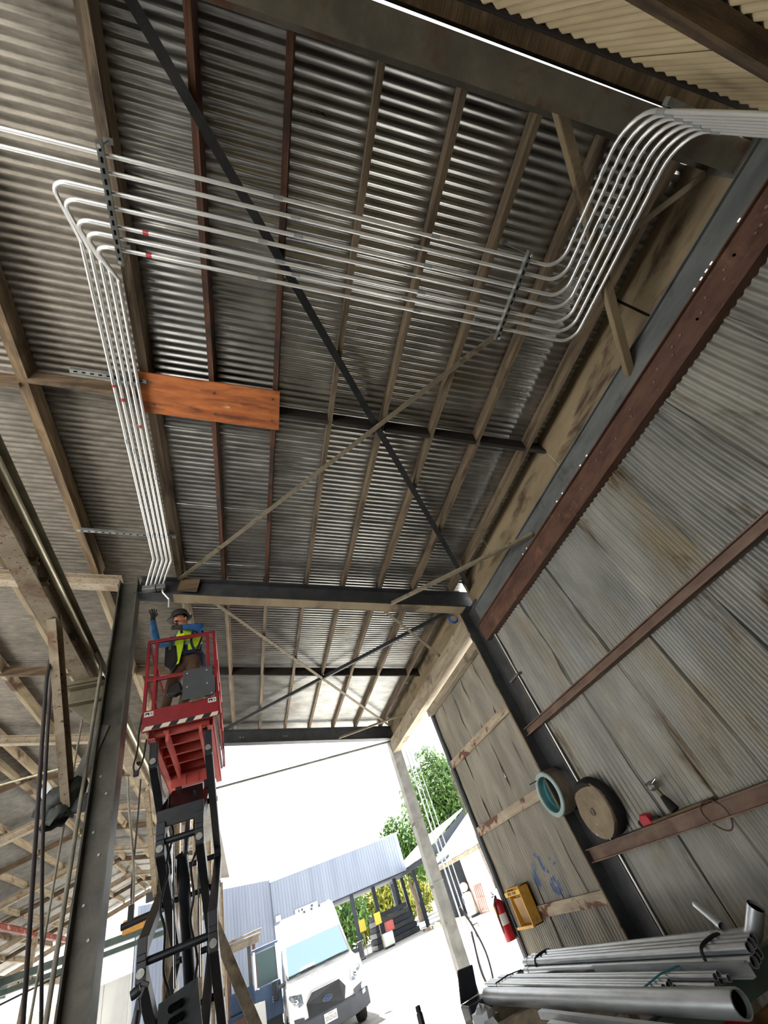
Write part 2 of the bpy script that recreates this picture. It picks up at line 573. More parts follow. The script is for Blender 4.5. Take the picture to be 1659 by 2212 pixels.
def text_mesh(body, size, depth=.002):
    cu = bpy.data.curves.new('lettering', 'FONT')
    cu.body = body
    cu.size = size
    cu.extrude = depth
    cu.align_x = 'CENTER'
    cu.align_y = 'CENTER'
    to = bpy.data.objects.new('lettering', cu)
    COL.objects.link(to)
    bpy.context.view_layer.update()
    dg = bpy.context.evaluated_depsgraph_get()
    me = bpy.data.meshes.new_from_object(to.evaluated_get(dg))
    bpy.data.objects.remove(to)
    bpy.data.curves.remove(cu)
    return me


# ------------------------------------------------------------------ roof geometry constants
T = 0.2259                      # roof pitch (tangent)
S = math.atan(T)
RN = V((math.sin(S), 0, math.cos(S)))       # normal of the slope that falls towards the right wall
RIDGE = -5.2
Y1, Y2 = 5.57, 11.6             # column lines
PB, PT = 6.0, 6.19              # purlin bottom / sheet level at x = 0


def rz(x, z0):
    """height of the plane z0 at x (both slopes)"""
    return z0 - T * x if x >= RIDGE else z0 - T * RIDGE + T * (x - RIDGE)


# ================================================================== SETTING
# floor and yard
g = MB()
g.box((-14, -2.5, -.06), (4.3, 36, 0))
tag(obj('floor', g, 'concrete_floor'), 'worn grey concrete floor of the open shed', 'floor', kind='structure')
g = MB()
g.add([(-120, -60, -.07), (120, -60, -.07), (120, 160, -.07), (-120, 160, -.07)], [(0, 1, 2, 3)])
g.add([(-14, 11.7, -.002), (60, 11.7, -.002), (60, 100, -.002), (-14, 100, -.002)], [(0, 1, 2, 3)])
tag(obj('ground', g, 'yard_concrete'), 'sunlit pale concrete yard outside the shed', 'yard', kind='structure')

# ceiling: the bay roof over the right aisle
ceiling = thing('ceiling', 'corrugated metal roof on timber purlins over the near aisle', 'roof', (0, 0, 6), kind='structure')
PITCH, AMP = .0762, .0115
y = -.74
k = 0
while y < 12.05:
    L = PITCH * 8
    x0, x1 = -.62, 4.32
    dz = .004 * (k % 2)
    a = V((x0, y, rz(x0, PT + .02 + dz)))
    b = V((x1, y, rz(x1, PT + .02 + dz)))
    mb = MB().sheet(a, (0, L + .02, 0), b - a, RN, PITCH, AMP, 8, 1)
    obj('roof_sheet', mb, 'galv_roof', ceiling, 180)
    y += L
    k += 1
PX = [-.59, .035, .66, 1.285, 1.89, 2.5, 3.1, 3.78]
for i, x in enumerate(PX):
    for (ya, yb) in ((-.66, 2.44), (2.44, Y1), (Y1, 8.6), (8.6, Y2 + .2)):
        mt = 'wood_purlin_red' if (i in (1, 2) and yb < 6) else 'wood_purlin'
        wd = .085 if i == 0 else .05
        jx = random.uniform(-.008, .008)
        p0 = V((x + jx, ya, rz(x, (PB + PT) / 2 + .01)))
        p1 = V((x + random.uniform(-.008, .008), yb, rz(x, (PB + PT) / 2 + .01)))
        obj('purlin', MB().bar(p0, p1, wd, .185, RN), mt, ceiling)
for yb in (2.445, 8.62):
    for i in range(2 if yb < 3 else 0, len(PX)):
        xa = PX[i]
        xb = PX[i + 1] if i + 1 < len(PX) else 4.15
        p0 = V((xa + .03, yb, rz(xa + .03, 6.085)))
        p1 = V((xb - .03, yb, rz(xb - .03, 6.085)))
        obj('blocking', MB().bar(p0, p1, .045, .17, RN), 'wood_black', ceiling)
    if yb < 3:
        for i in (0, 1):
            p0 = V((PX[i] + .03, yb, rz(PX[i], 6.085)))
            p1 = V((PX[i + 1] - .03, yb, rz(PX[i + 1], 6.085)))
            obj('blocking', MB().bar(p0, p1, .045, .17, RN), 'wood_black', ceiling)
    p0 = V((-1.69, yb, rz(-1.69, 6.085)))
    p1 = V((-.63, yb, rz(-.63, 6.085)))
    obj('blocking', MB().bar(p0, p1, .045, .17, RN), 'wood_cross', ceiling)
# steel clips where purlins sit on the beams
for i, x in enumerate(PX[1:]):
    for yb in (Y1, Y2):
        mb = MB().bar((x - .05, yb - .03, rz(x - .05, 6.08)), (x - .05, yb + .03, rz(x - .05, 6.08)), .012, .16, RN)
        obj('purlin_clip', mb, 'steel_dark', ceiling)

# hall roof beyond the column line, both slopes
hall = thing('ceiling_hall', 'long dusty corrugated hall roof rising to a ridge left of the columns', 'roof', (-5.2, 15, 7), kind='structure')
y = -.72
k = 0
HP = .0762
while y < 36.0:
    L = HP * 8 if y < 14 else HP * 16
    far = y > 14
    for (xa, xb) in (((RIDGE, -.55 if y < 11.9 else -.78)), ((-13.2, RIDGE))):
        za, zb = rz(xa, PT + .03), rz(xb, PT + .03)
        a, b = V((xa, y, za)), V((xb, y, zb))
        nn = V((-(zb - za), 0, xb - xa)).normalized()
        mb = MB().sheet(a, (0, L + .02, 0), b - a, nn, HP, .011, 4 if far else 6, 1)
        obj('roof_sheet', mb, 'galv_roof_far' if far else 'galv_roof_old', hall, 180)
    y += L
    k += 1
HX = [-1.72, -2.85, -3.95, -5.05, -5.45, -6.6, -7.7, -8.8, -9.9, -11.0, -12.1, -13.1]
lines = [-.66] + [Y1 + 6.03 * q for q in range(6)]
for q in range(6):
    ya, yb = lines[q], lines[q + 1]
    for x in HX:
        sl = RN if x > RIDGE else V((-RN.x, 0, RN.z))
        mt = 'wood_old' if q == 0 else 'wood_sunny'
        ym = (ya + yb) / 2
        for (a_, b_) in ((ya, ym), (ym, yb)):
            j = random.uniform(-.05, .05)
            mb = MB().bar((x + j, a_, rz(x, 6.105)), (x + j, b_, rz(x, 6.105)), .1 if q == 0 else .075, .19, sl)
            obj('purlin', mb, mt, hall)
    # blocking half way along each bay
    ym = (ya + yb) / 2
    for (xa, xb) in ((-5.2, -1.75), (-13.2, -5.2)):
        sl = RN if xb > RIDGE else V((-RN.x, 0, RN.z))
        mb = MB().bar((xa, ym + .04, rz(xa, 6.06)), (xb, ym + .04, rz(xb, 6.06)), .05, .17, sl)
        obj('blocking', mb, 'wood_cross', hall)

# steel roof beams
def roof_beam(y, x0, x1, label, mt, w_=.2, top=PB, bot=5.68, group=None):
    t = thing('roof_beam', label, 'beam', (x1, y, rz(x1, bot)), group, 'structure')
    zc = (top + bot) / 2
    d = (top - bot) * math.cos(S)
    mb = MB().ibeam((x0, y, rz(x0, zc)), (x1, y, rz(x1, zc)), d, w_, .016, .012, RN)
    obj('steel_section', mb, mt, t)
    return t


b0 = roof_beam(-.56, -1.3, 4.16, 'rust-patinated steel roof beam overhead beside the end wall', 'steel_patina')
mb = MB().bar((4.0, -.56, rz(4.0, 5.84)), (4.25, -.56, rz(4.25, 5.84)), .24, .4, RN)
obj('end_plate', mb, 'steel_grey', b0)
b1 = roof_beam(Y1, -1.17, 4.1, 'dark steel roof beam with ground light painted on its bottom flange above the lift worker', 'steel_dark')
obj('splice_plate', MB().bar((-.62, Y1 - .108, rz(-.62, 5.86)), (-.35, Y1 - .108, rz(-.35, 5.86)), .012, .24, RN), 'wood_cross', b1)
obj('flange_lit_face', MB().bar((-.7, Y1, rz(-.7, 5.676)), (3.85, Y1, rz(3.85, 5.676)), .2, .012, RN), 'wood_fascia', b1)  # pale strip paints the ground's light onto the flange underside
b2 = roof_beam(Y2, -.9, 4.05, 'dark steel header beam over the open far end of the aisle', 'steel_dark')
for q, xx in enumerate((.16, .23, 1.2, 1.27)):
    obj('bolt', MB().lathe([(0, 0), (.022, 0), (.022, .012), (0, .012)], (xx, Y2 - .008, rz(xx, 5.84)), (0, -1, 0), 8), 'pin_metal', b2)
names = ['', 'first', 'second', 'third', 'fourth', 'fifth']
for q in range(6):
    yy = Y1 + 6.03 * q
    lab_r = ['pale beam left of the lift column carrying the hall roof', 'hall beam crossing just beyond the lift, right slope', 'hall beam one bay beyond the lift, right slope',
             'hall beam two bays beyond the lift, right slope', 'hall beam three bays beyond the lift, right slope', 'last hall beam at the bright open end, right slope'][q]
    lab_l = ['hall beam falling left from the ridge in the nearest bay', 'hall beam falling left from the ridge just beyond the lift', 'hall beam falling left from the ridge, one bay beyond',
             'hall beam falling left from the ridge, two bays beyond', 'hall beam falling left from the ridge, three bays beyond', 'last hall beam falling left at the bright open end'][q]
    roof_beam(yy, RIDGE, -1.42, lab_r, 'steel_beige', .16, PB, 5.82, 'hall roof beams')
    t = thing('roof_beam', lab_l, 'beam', (-13, yy, rz(-13, 5.76)), 'hall roof beams', 'structure')
    sl = V((-RN.x, 0, RN.z))
    obj('steel_section', MB().ibeam((-13.2, yy, rz(-13.2, 5.88)), (RIDGE, yy, rz(RIDGE, 5.88)), .23, .18, .016, .012, sl), 'steel_beige', t)

# wall at the right: near bay
wall = thing('wall_right', 'weathered corrugated metal wall of the near bay beside the conduit rack', 'wall', (4.02, 2.4, 0), kind='structure')
seams_up = [-.8, -.38, .42, 1.21, 2.05, 2.79, 3.66, 4.45, 5.3]
seams_lo = [-.8, .1, .85, 1.6, 2.3, 3.1, 3.68, 4.4, 5.3]
for row, (seams, z0, z1) in enumerate(((seams_lo, 0, 2.84), (seams_up, 2.76, 4.16))):
    for i in range(len(seams) - 1):
        dx = .006 * ((i + row) % 3)
        xx = 4.03 - dx if row == 0 else 4.015 - dx
        a = V((xx, seams[i] - .03, z0))
        mb = MB().sheet(a, (0, seams[i + 1] - seams[i] + .05, 0), (0, 0, z1 - z0), (-1, 0, 0), .0762, .0135, 8, 12, .014, 31 * i + 7 * row)
        obj('wall_sheet', mb, random.choice(['galv_wall', 'galv_wall_b']), wall, 180)
# girts of the near bay
for zc, hh, dd, mt in ((2.78, .10, .13, 'steel_girt'), (1.35, .13, .17, 'steel_girt')):
    mb = MB().channel((4.0 - dd / 2 - .01, -.75, zc), (4.0 - dd / 2 - .01, 5.72, zc), hh, dd / 2 + .02, .012, (0, 0, 1), 1)
    mb.bar((4.0 - dd / 2 - .03, -.75, zc + hh / 2 - .006), (4.0 - dd / 2 - .03, 5.72, zc + hh / 2 - .006), .06, .012)
    mb.bar((4.0 - dd / 2 - .03, -.75, zc - hh / 2 + .006), (4.0 - dd / 2 - .03, 5.72, zc - hh / 2 + .006), .06, .012)
    obj('girt', mb, mt, wall)
obj('girt_board', MB().bar((3.93, 3.62, 1.43), (3.93, 4.42, 1.43), .12, .02), 'wood_old', wall)
# eave channel: grey web with light holes, rusty bottom section
holes = [(.104, 4.475), (.161, 4.478), (.222, 4.478), (.309, 4.475), (2.077, 4.514), (2.217, 4.525), (2.647, 4.507), (2.782, 4.503), (3.66, 4.5), (3.78, 4.5), (-.2, 4.6)]
web = MB()
hz0, hz1 = 4.488, 4.51
ys = [-.75]
hs = .014
for hy, _ in sorted(holes):
    ys += [hy - hs, hy + hs]
ys.append(5.42)
for i in range(0, len(ys) - 1, 2):
    web.box((3.965, ys[i], hz0), (3.977, ys[i + 1], hz1))
web.box((3.965, -.75, 4.40), (3.977, 5.42, hz0))
web.box((3.965, -.75, hz1), (3.977, 5.42, 4.72))
web.box((3.93, -.75, 4.72), (3.977, 5.42, 4.732))
ec = thing('eave_channel', 'grey steel eave channel with pinholes of daylight and rusty lower section', 'beam', (3.97, 2.4, 4.4), kind='structure')
obj('web', web, 'steel_channel', ec)
mb = MB()
mb.bar((3.885, -.75, 4.27), (3.885, 5.45, 4.27), .012, .27)
mb.bar((3.93, -.75, 4.408), (3.93, 5.45, 4.408), .1, .012)
mb.bar((3.95, -.75, 4.13), (3.95, 5.45, 4.13), .14, .012)
mb.bar((3.86, -.75, 4.40), (3.86, 5.45, 4.40), .04, .012)
obj('rusty_section', mb, 'steel_rust', ec)
bm_ = MB()
for i in range(26):
    yy = -.3 + i * .052 * (1 + (i % 3))
    if yy > 3:
        break
    bm_.lathe([(0, 0), (.012, 0), (.012, .008), (0, .008)], (3.879, yy, 4.30 - .05 * (i % 2)), (-1, 0, 0), 8)
obj('bolts', bm_, 'steel_girt', ec)
# fascia boards between channel and roof
fb = thing('trim_1', 'tan stained timber fascia boards under the eave', 'trim', (4.05, 2, 4.7), kind='structure')
for (ya, yb) in ((-.5, .615), (.64, 2.435), (2.455, 4.35), (4.37, 5.46)):
    obj('board', MB().box((4.02, ya, 4.70), (4.06, yb, 5.31)), 'wood_fascia', fb)

obj('gap_light_stop', MB().box((4.06, .55, 4.80), (4.075, .70, 5.31)), 'wood_black', fb)  # added strip that blocks most of the bright gap between boards
# corner column and partition bay
cc = thing('steel_column', 'dark steel column at the wall corner with beige flange edge painted as lit', 'column', (3.97, 5.5, 0), kind='structure')
obj('web_plate', MB().box((3.98, 5.30, 0), (3.995, 5.68, 4.83)), 'steel_dark', cc)
obj('flange', MB().box((3.82, 5.68, 0), (4.1, 5.70, 4.86)), 'steel_dark', cc)
obj('flange_lit_edge', MB().box((3.805, 5.675, 0), (3.82, 5.705, 4.86)), 'wood_fascia', cc)  # beige strip, with the light on the flange put into its colour
obj('near_flange', MB().box((3.94, 5.29, 0), (4.1, 5.30, 4.2)), 'steel_grey', cc)
obj('conduit_riser', MB().tube([(3.96, 5.27, .1), (3.96, 5.27, 4.2)], .012, 8), 'conduit', cc, 60)
for zz in (3.42, 1.9, .55):
    obj('strap', MB().box((3.93, 5.2, zz), (3.985, 5.5, zz + .03)), 'steel_grey', cc)

pw = thing('wall_partition', 'tan corrugated half bay wall with blue paint marks between column and opening', 'wall', (4.02, 7.1, 0), kind='structure')
se = [5.72, 6.32, 6.95, 7.5, 8.05, 8.62]
for row, (z0, z1) in enumerate(((0, 2.16), (2.1, 3.27), (3.2, 4.28))):
    for i in range(len(se) - 1):
        a = V((4.03 - .006 * ((i + row) % 2), se[i] - .03 + .03 * row, z0))
        mb = MB().sheet(a, (0, se[i + 1] - se[i] + .06, 0), (0, 0, z1 - z0), (-1, 0, 0), .068, .012, 8, 8, .016, 17 * i + 3 * row + 1)
        obj('wall_sheet', mb, 'galv_partition', pw, 180)
for zc, ya, yb in ((3.23, 5.72, 8.68), (2.12, 5.72, 8.68), (.965, 5.72, 7.75)):
    obj('girt', MB().bar((3.985, ya, zc), (3.985, yb, zc), .045, .13), 'wood_girt', pw)
obj('top_board', MB().bar((3.95, 5.72, 4.27), (3.95, 8.66, 4.27), .12, .13), 'wood_grey', pw)
obj('jamb', MB().angle((4.0, 8.64, 0), (4.0, 8.64, 4.3), .09, .01, (1, 0, 0), 1), 'steel_dark', pw)
obj('jamb_plate', MB().box((3.96, 8.62, 0), (3.97, 8.72, 4.25)), 'steel_dark', pw)
# eave timber of the far bay
et = thing('trim_2', 'weathered grey eave timber running from the corner column to the far post', 'trim', (3.95, 8.6, 4.4), kind='structure')
obj('timber', MB().bar((3.94, 5.72, 4.58), (3.94, 11.72, 4.58), .2, .3), 'wood_grey', et)
for (ya, yb) in ((5.72, 7.6), (7.62, 9.4), (9.42, 11.7)):
    obj('board', MB().box((4.03, ya, 4.72), (4.07, yb, 5.31)), 'wood_fascia', et)
for q in range(5):
    obj('bolt', MB().lathe([(0, 0), (.02, 0), (.02, .01), (0, .01)], (3.838, 8.9 + .5 * q, 4.5 + .08 * (q % 2)), (-1, 0, 0), 8), 'pin_metal', et)

# end wall behind and above the camera
ew = thing('wall_end', 'tan corrugated end wall rising to a serrated top under the plate timber', 'wall', (1.4, -.82, 0), kind='structure')
xs = [-1.3, -.4, .35, 1.15, 1.95, 2.72, 3.38, 4.06]
for i in range(len(xs) - 1):
    # sheet with its top following the roof pitch
    x0, x1 = xs[i] - .02, xs[i + 1] + .02
    seg = 6
    n_ = int((x1 - x0) / .09 * seg)
    vs_, fs = [], []
    for j in range(n_ + 1):
        xx = x0 + (x1 - x0) * j / n_
        yy = -.815 + .011 * math.cos(2 * math.pi * xx / .09) + .004 * (i % 2)
        zt = rz(xx, 5.72) + .022 * math.cos(2 * math.pi * xx / .09)
        vs_ += [(xx, yy, 0), (xx, yy, zt)]
    for j in range(n_):
        fs.append((2 * j, 2 * j + 2, 2 * j + 3, 2 * j + 1))
    obj('wall_sheet', MB().add(vs_, fs), 'end_wall', ew, 180)
obj('plate_timber', MB().bar((-1.3, -.77, rz(-1.3, 5.80)), (4.06, -.74, rz(4.06, 5.80)), .1, .12, RN), 'wood_old', ew)
obj('plate_shadow_board', MB().bar((-1.3, -.80, rz(-1.3, 5.92)), (4.06, -.80, rz(4.06, 5.92)), .02, .5, RN), 'wood_black', ew)  # black board standing for shade, raised to close the daylight slot
obj('light_stop_board', MB().bar((-1.3, -.845, rz(-1.3, 5.88)), (4.06, -.845, rz(4.06, 5.88)), .02, .6, RN), 'wood_black', ew)  # unseen board added outside to stop light over the sheet tops
obj('girt', MB().bar((-1.3, -.76, 3.98), (4.06, -.76, 3.98), .09, .14), 'wood_cross', ew)

# tall steel columns on the lift line
def steel_column(x, y, h, label, mt='steel_olive', bolts=False):
    t = thing('steel_column', label, 'column', (x, y, 0), None, 'structure')
    wd, dp = .24, .25
    mb = MB()
    mb.box((x - wd / 2, y - dp / 2, 0), (x - wd / 2 + .016, y + dp / 2, h))
    mb.box((x + wd / 2 - .016, y - dp / 2, 0), (x + wd / 2, y + dp / 2, h))
    mb.box((x - wd / 2 + .016, y - .006, 0), (x + wd / 2 - .016, y + .006, h))
    obj('steel_section', mb, mt, t)
    obj('base_plate', MB().box((x - .2, y - .2, 0), (x + .2, y + .2, .02)), mt, t)
    if bolts:
        for q, zz in enumerate((2.55, 2.9, 3.1, 3.42, 3.6, 2.3)):
            obj('bolt', MB().lathe([(0, 0), (.012, 0), (.012, .012), (0, .012)], (x - .05 + .07 * (q % 2), y - .007, zz), (0, -1, 0), 8), 'pin_metal', t)  # bright discs stand in for daylight through small holes in the column
    return t


steel_column(-1.29, Y1, 6.2, 'tall dark steel column standing just left of the red lift', 'steel_column_dark', True)
steel_column(-1.29, Y2, 6.2, 'steel column seen behind the lift scissor arms', 'steel_beige')
steel_column(-1.29, Y1 + 12.06, 6.2, 'hall column one bay behind the lift', 'steel_beige')
steel_column(-1.29, Y1 + 18.09, 6.2, 'hall column two bays behind the lift', 'steel_beige')
steel_column(-1.29, Y1 + 24.12, 6.2, 'hall column three bays behind the lift', 'steel_beige')
steel_column(-1.29, Y1 + 30.15, 6.2, 'hall column at the far open end of the runway', 'steel_beige')
# far post at the opening
fp = thing('steel_post', 'grey square post at the right of the bright opening', 'post', (3.95, Y2, 0), None, 'structure')
obj('shaft', MB().box((3.83, Y2 - .12, 0), (4.08, Y2 + .12, 4.75)), 'steel_grey', fp)
obj('splice', MB().box((3.82, Y2 - .13, 2.9), (4.09, Y2 + .13, 2.93)), 'steel_grey', fp)
obj('splice', MB().box((3.82, Y2 - .13, 1.75), (4.09, Y2 + .13, 1.78)), 'steel_grey', fp)
obj('base_plate', MB().box((3.75, Y2 - .2, 0), (4.16, Y2 + .2, .02)), 'steel_grey', fp)
for q, xx in enumerate((3.9, 3.97)):
    obj('bolt_hole', MB().lathe([(0, 0), (.018, 0), (.018, .006), (0, .006)], (xx, Y2 - .12, 4.25), (0, -1, 0), 8), 'pin_metal', fp)
# far left side wall of the hall
wl = thing('wall_left', 'corrugated side wall at the far left of the hall', 'wall', (-13.2, 28, 0), None, 'structure')
for i in range(8):
    mb = MB().sheet((-13.2, 20 + 2 * i, 0), (0, 2.02, 0), (0, 0, 4.2), (1, 0, 0), .09, .012, 4, 1)
    obj('wall_sheet', mb, 'galv_roof_far', wl, 180)
# ================================================================== CONDUITS
YI = [.42, .515, .63, .72, .835, .905, .985]
XR = [2.865 + .0745 * i for i in range(7)]
XL = {2: -.905, 3: -.85, 4: -.79, 5: -.735, 6: -.68}
XB = {2: -.955, 3: -.91, 4: -.86, 5: -.815, 6: -.77}
YK = {2: 1.06, 3: 1.12, 4: 1.18, 5: 1.24, 6: 1.30}
XE = {2: -1.05, 3: -.995, 4: -.94, 5: -.885, 6: -.83}
CZ = 5.615
clab = ['uppermost of the seven overhead conduits, running straight out at left', 'second of the seven overhead conduits, running straight out at left',
        'third overhead conduit from the end wall, outermost at the left bend', 'fourth overhead conduit from the end wall, second at the left bend',
        'fifth overhead conduit from the end wall, middle of the left bend', 'sixth overhead conduit from the end wall, next to innermost bend',
        'seventh overhead conduit, innermost at the left bend']
for i in range(7):
    yi, xr = YI[i], XR[i]
    tail = [(xr, yi, rz(xr, CZ)), (xr, -.585, rz(xr, CZ) - .01), (xr, -.585, .35)]
    if i < 2:
        pts = [(-3.6, yi, rz(-3.6, CZ))] + tail
        rr = [.15, .24]
    else:
        pts = [(XE[i], 5.42, 6.0), (XL[i], 5.0, rz(XL[i], 5.935)), (XL[i], YK[i], rz(XL[i], 5.935)), (XB[i], yi, rz(XB[i], CZ))] + tail
        rr = [.10, .07, .13, .15, .24]
    path = poly_round(pts, rr, 8)
    c = tag(obj('conduit', MB().tube(path, .0155, 10), 'conduit', None, 70), clab[i], 'conduit', 'overhead conduits')
    cp = MB()
    for (px, py, pz, dx, dy, dz) in ((.55 + .13 * (i % 3) - (.1 if i > 1 else 0), yi, 0, 1, 0, 0), (1.75 - .12 * (i % 2), yi, 0, 1, 0, 0)):
        z_ = rz(px, CZ)
        q = MB().tube([(px - .035, py, rz(px - .035, CZ)), (px + .035, py, rz(px + .035, CZ))], .019, 10)
        obj('coupling', q, 'conduit_dull', c, 60)
    for yy in (.12 - .02 * i, -.25):
        obj('coupling', MB().tube([(xr, yy - .035, rz(xr, CZ) - .003), (xr, yy + .035, rz(xr, CZ) - .003)], .019, 10), 'conduit_dull', c, 60)
    obj('coupling', MB().tube([(xr, -.585, rz(xr, CZ) - .34), (xr, -.585, rz(xr, CZ) - .27)], .019, 10), 'conduit_dull', c, 60)
    if i > 1:
        for yy in (2.28, 4.5, 2.75 + .12 * i):
            obj('coupling', MB().tube([(XL[i], yy - .03, rz(XL[i], 5.935)), (XL[i], yy + .03, rz(XL[i], 5.935))], .0185, 10), 'conduit_dull', c, 60)
        if i in (4, 6):
            obj('red_tag', MB().tube([(-.40, yi, rz(-.40, CZ)), (-.36, yi, rz(-.36, CZ))], .0165, 8), 'red_tag', c, 60)
        if i in (2, 3, 5):
            obj('red_tag', MB().tube([(XL[i], 2.0 + .15 * i, rz(XL[i], 5.935)), (XL[i], 2.04 + .15 * i, rz(XL[i], 5.935))], .0165, 8), 'red_tag', c, 60)


def strut_channel(p0, p1, label, up, nslot, rods=()):
    t = thing('strut_channel', label, 'bracket', p0, 'slotted conduit supports')
    p0, p1 = V(p0), V(p1)
    obj('channel', MB().bar(p0, p1, .041, .041, up), 'strut_steel', t)
    d = (p1 - p0).normalized()
    n_ = V(up).normalized()
    for k_ in range(nslot):
        c_ = p0 + (p1 - p0) * ((k_ + .7) / (nslot + .4))
        obj('slot', MB().bar(c_ - d * .016, c_ + d * .016, .014, .003, up, (0, -.0215)), 'hole_black', t)
    for (a_, b_) in rods:
        obj('hanger_rod', MB().tube([a_, b_], .006, 8), 'strut_steel', t, 60)
        b_ = V(b_)
        obj('clamp', MB().box((b_.x - .03, b_.y - .02, b_.z - .01), (b_.x + .03, b_.y + .02, b_.z + .035)), 'strut_steel', t)
        a_ = V(a_)
        obj('nut', MB().lathe([(0, 0), (.013, 0), (.013, .014), (0, .014)], (a_.x, a_.y, a_.z - .03), (0, 0, 1), 6), 'conduit', t)
    return t


for xs_, lab in ((-.585, 'slotted trapeze strut under the conduits on the left purlin'), (2.53, 'slotted trapeze strut under the conduits near the right turn')):
    zs = rz(xs_, CZ) - .037
    rods = [((xs_, .375, zs - .02), (xs_, .375, rz(xs_, PB) - .01)), ((xs_, 1.055, zs - .02), (xs_, 1.055, rz(xs_, PB) - .01))]
    strut_channel((xs_, .345, zs), (xs_, 1.085, zs), lab, (0, 0, 1), 12, rods)
strut_channel((-1.27, 2.24, rz(-1.27, 5.975)), (-.60, 2.24, rz(-.60, 5.975)), 'short strut channel beside the orange board carrying five conduits', RN, 9)
strut_channel((-1.74, 4.53, rz(-1.74, 5.975)), (-.57, 4.53, rz(-.57, 5.975)), 'long strut channel spanning two purlins above the worker', RN, 14)
strut_channel((2.80, -.62, 4.6), (3.38, -.62, 4.6), 'strut clamping the seven conduits to the end wall', (0, -1, 0), 8)
# junction boxes and the drop
for k_, (xa, xb) in enumerate(((-1.09, -.925), (-.91, -.795))):
    jb = thing('junction_box', ['wide steel junction box at the beam end, left of its twin', 'narrow steel junction box at the beam end, above the worker'][k_], 'box', (xa, 5.42, 5.92), 'junction boxes on the beam')
    obj('body', MB().box((xa, 5.375, 5.915), (xb, 5.465, 5.985)), 'strut_steel', jb, bevel=.004)
    obj('cover', MB().box((xa + .008, 5.37, 5.922), (xb - .008, 5.375, 5.978)), 'steel_grey', jb)
path = poly_round([(-.83, 5.42, 5.93), (-.83, 5.42, 5.86), (-.745, 5.45, 5.74), (-.745, 5.45, 5.60)], .03, 6)
dc = tag(obj('drop_conduit', MB().tube(path, .0125, 10), 'conduit', None, 70), 'short offset conduit dropping from the boxes towards the black hat', 'conduit')
obj('connector', MB().tube([(-.83, 5.42, 5.91), (-.83, 5.42, 5.88)], .018, 8), 'strut_steel', dc, 60)

# orange plywood board on the purlins
pb = thing('plywood_board', 'orange stained plywood board screwed under the purlins', 'board', (0, 2.38, rz(0, PB) - .02))
pts = [(-.705, 2.155), (.69, 2.14), (.70, 2.62), (-.71, 2.61)]
a_ = [V((x_, y_, rz(x_, 5.975))) for x_, y_ in pts]
obj('panel', MB().prism(a_, RN * .02), 'plywood_orange', pb)
for (x_, y_) in ((-.57, 2.25), (-.57, 2.5), (.03, 2.27), (.03, 2.52), (.62, 2.24), (.62, 2.51)):
    obj('screw', MB().lathe([(0, 0), (.012, 0), (.012, .004), (0, .004)], (x_, y_, rz(x_, 5.972)), -RN, 8), 'steel_dark', pb)

# ================================================================== ROOF BRACES
def brace(p0, p1, label, mt, a=.06, kind='angle'):
    mb = MB()
    if kind == 'angle':
        mb.angle(p0, p1, a, .008, (0, 0, 1))
    elif kind == 'pipe':
        mb.tube([p0, p1], a / 2, 10)
    else:
        mb.bar(p0, p1, a, a)
    o = obj('brace', mb, mt, None, 60 if kind == 'pipe' else None)
    return tag(o, label, 'brace', 'steel roof braces', 'structure')


def rp(x, y, z0):
    return (x, y, rz(x, z0))


brace(rp(-.62, -.7, 5.955), rp(4.05, 5.42, 5.955), 'long black diagonal brace crossing the near roof bay', 'brace_dark', .07)
brace(rp(-.60, 5.46, 5.94), rp(4.0, -.42, 5.94), 'long pale rusty diagonal brace crossing the near roof bay', 'brace_angle', .06)
brace(rp(-.45, 5.68, 5.94), rp(3.95, 11.42, 5.94), 'pale diagonal brace starting above the worker in the far bay', 'brace_angle', .06)
brace(rp(4.0, 5.82, 5.94), rp(-.3, 11.5, 5.94), 'dark diagonal brace of the far bay ending behind the lift', 'brace_dark', .06)
brace((2.45, 5.68, 5.13), (4.0, 7.25, 4.74), 'short flat brace from the dark beam to the eave timber', 'brace_angle', .05)
brace((2.55, 5.46, 5.06), (3.95, 3.40, 4.50), 'pale angle brace from the dark beam to the eave channel', 'brace_angle', .07)
brace((2.47, -.50, 5.25), (3.95, 1.15, 4.58), 'pale angle brace behind the turned conduits to the eave channel', 'wood_fascia', .07)
brace((-.5, 11.42, 4.79), (3.9, 11.42, 4.70), 'thin round strut pipe crossing the bright opening', 'steel_grey', .05, 'pipe')
brace((2.55, 11.42, 5.1), (4.0, 9.8, 4.75), 'short brace at the header end near the far post', 'brace_angle', .05)

# ================================================================== CRANE RUNWAY
def runway(x, z, ya, yb, label, rail_side):
    t = thing('crane_runway', label, 'crane beam', (x, ya, z), 'crane runway beams')
    obj('girder', MB().ibeam((x, ya, z + .14), (x, yb, z + .14), .28, .16, .016, .012), 'steel_beige', t)
    obj('rail', MB().tube([(x + rail_side * .1, ya, z + .22), (x + rail_side * .1, yb, z + .22)], .032, 10), 'steel_rail', t, 60)
    obj('top_angle', MB().bar((x + rail_side * .10, ya, z + .285), (x + rail_side * .10, yb, z + .285), .12, .012), 'steel_olive', t)
    return t


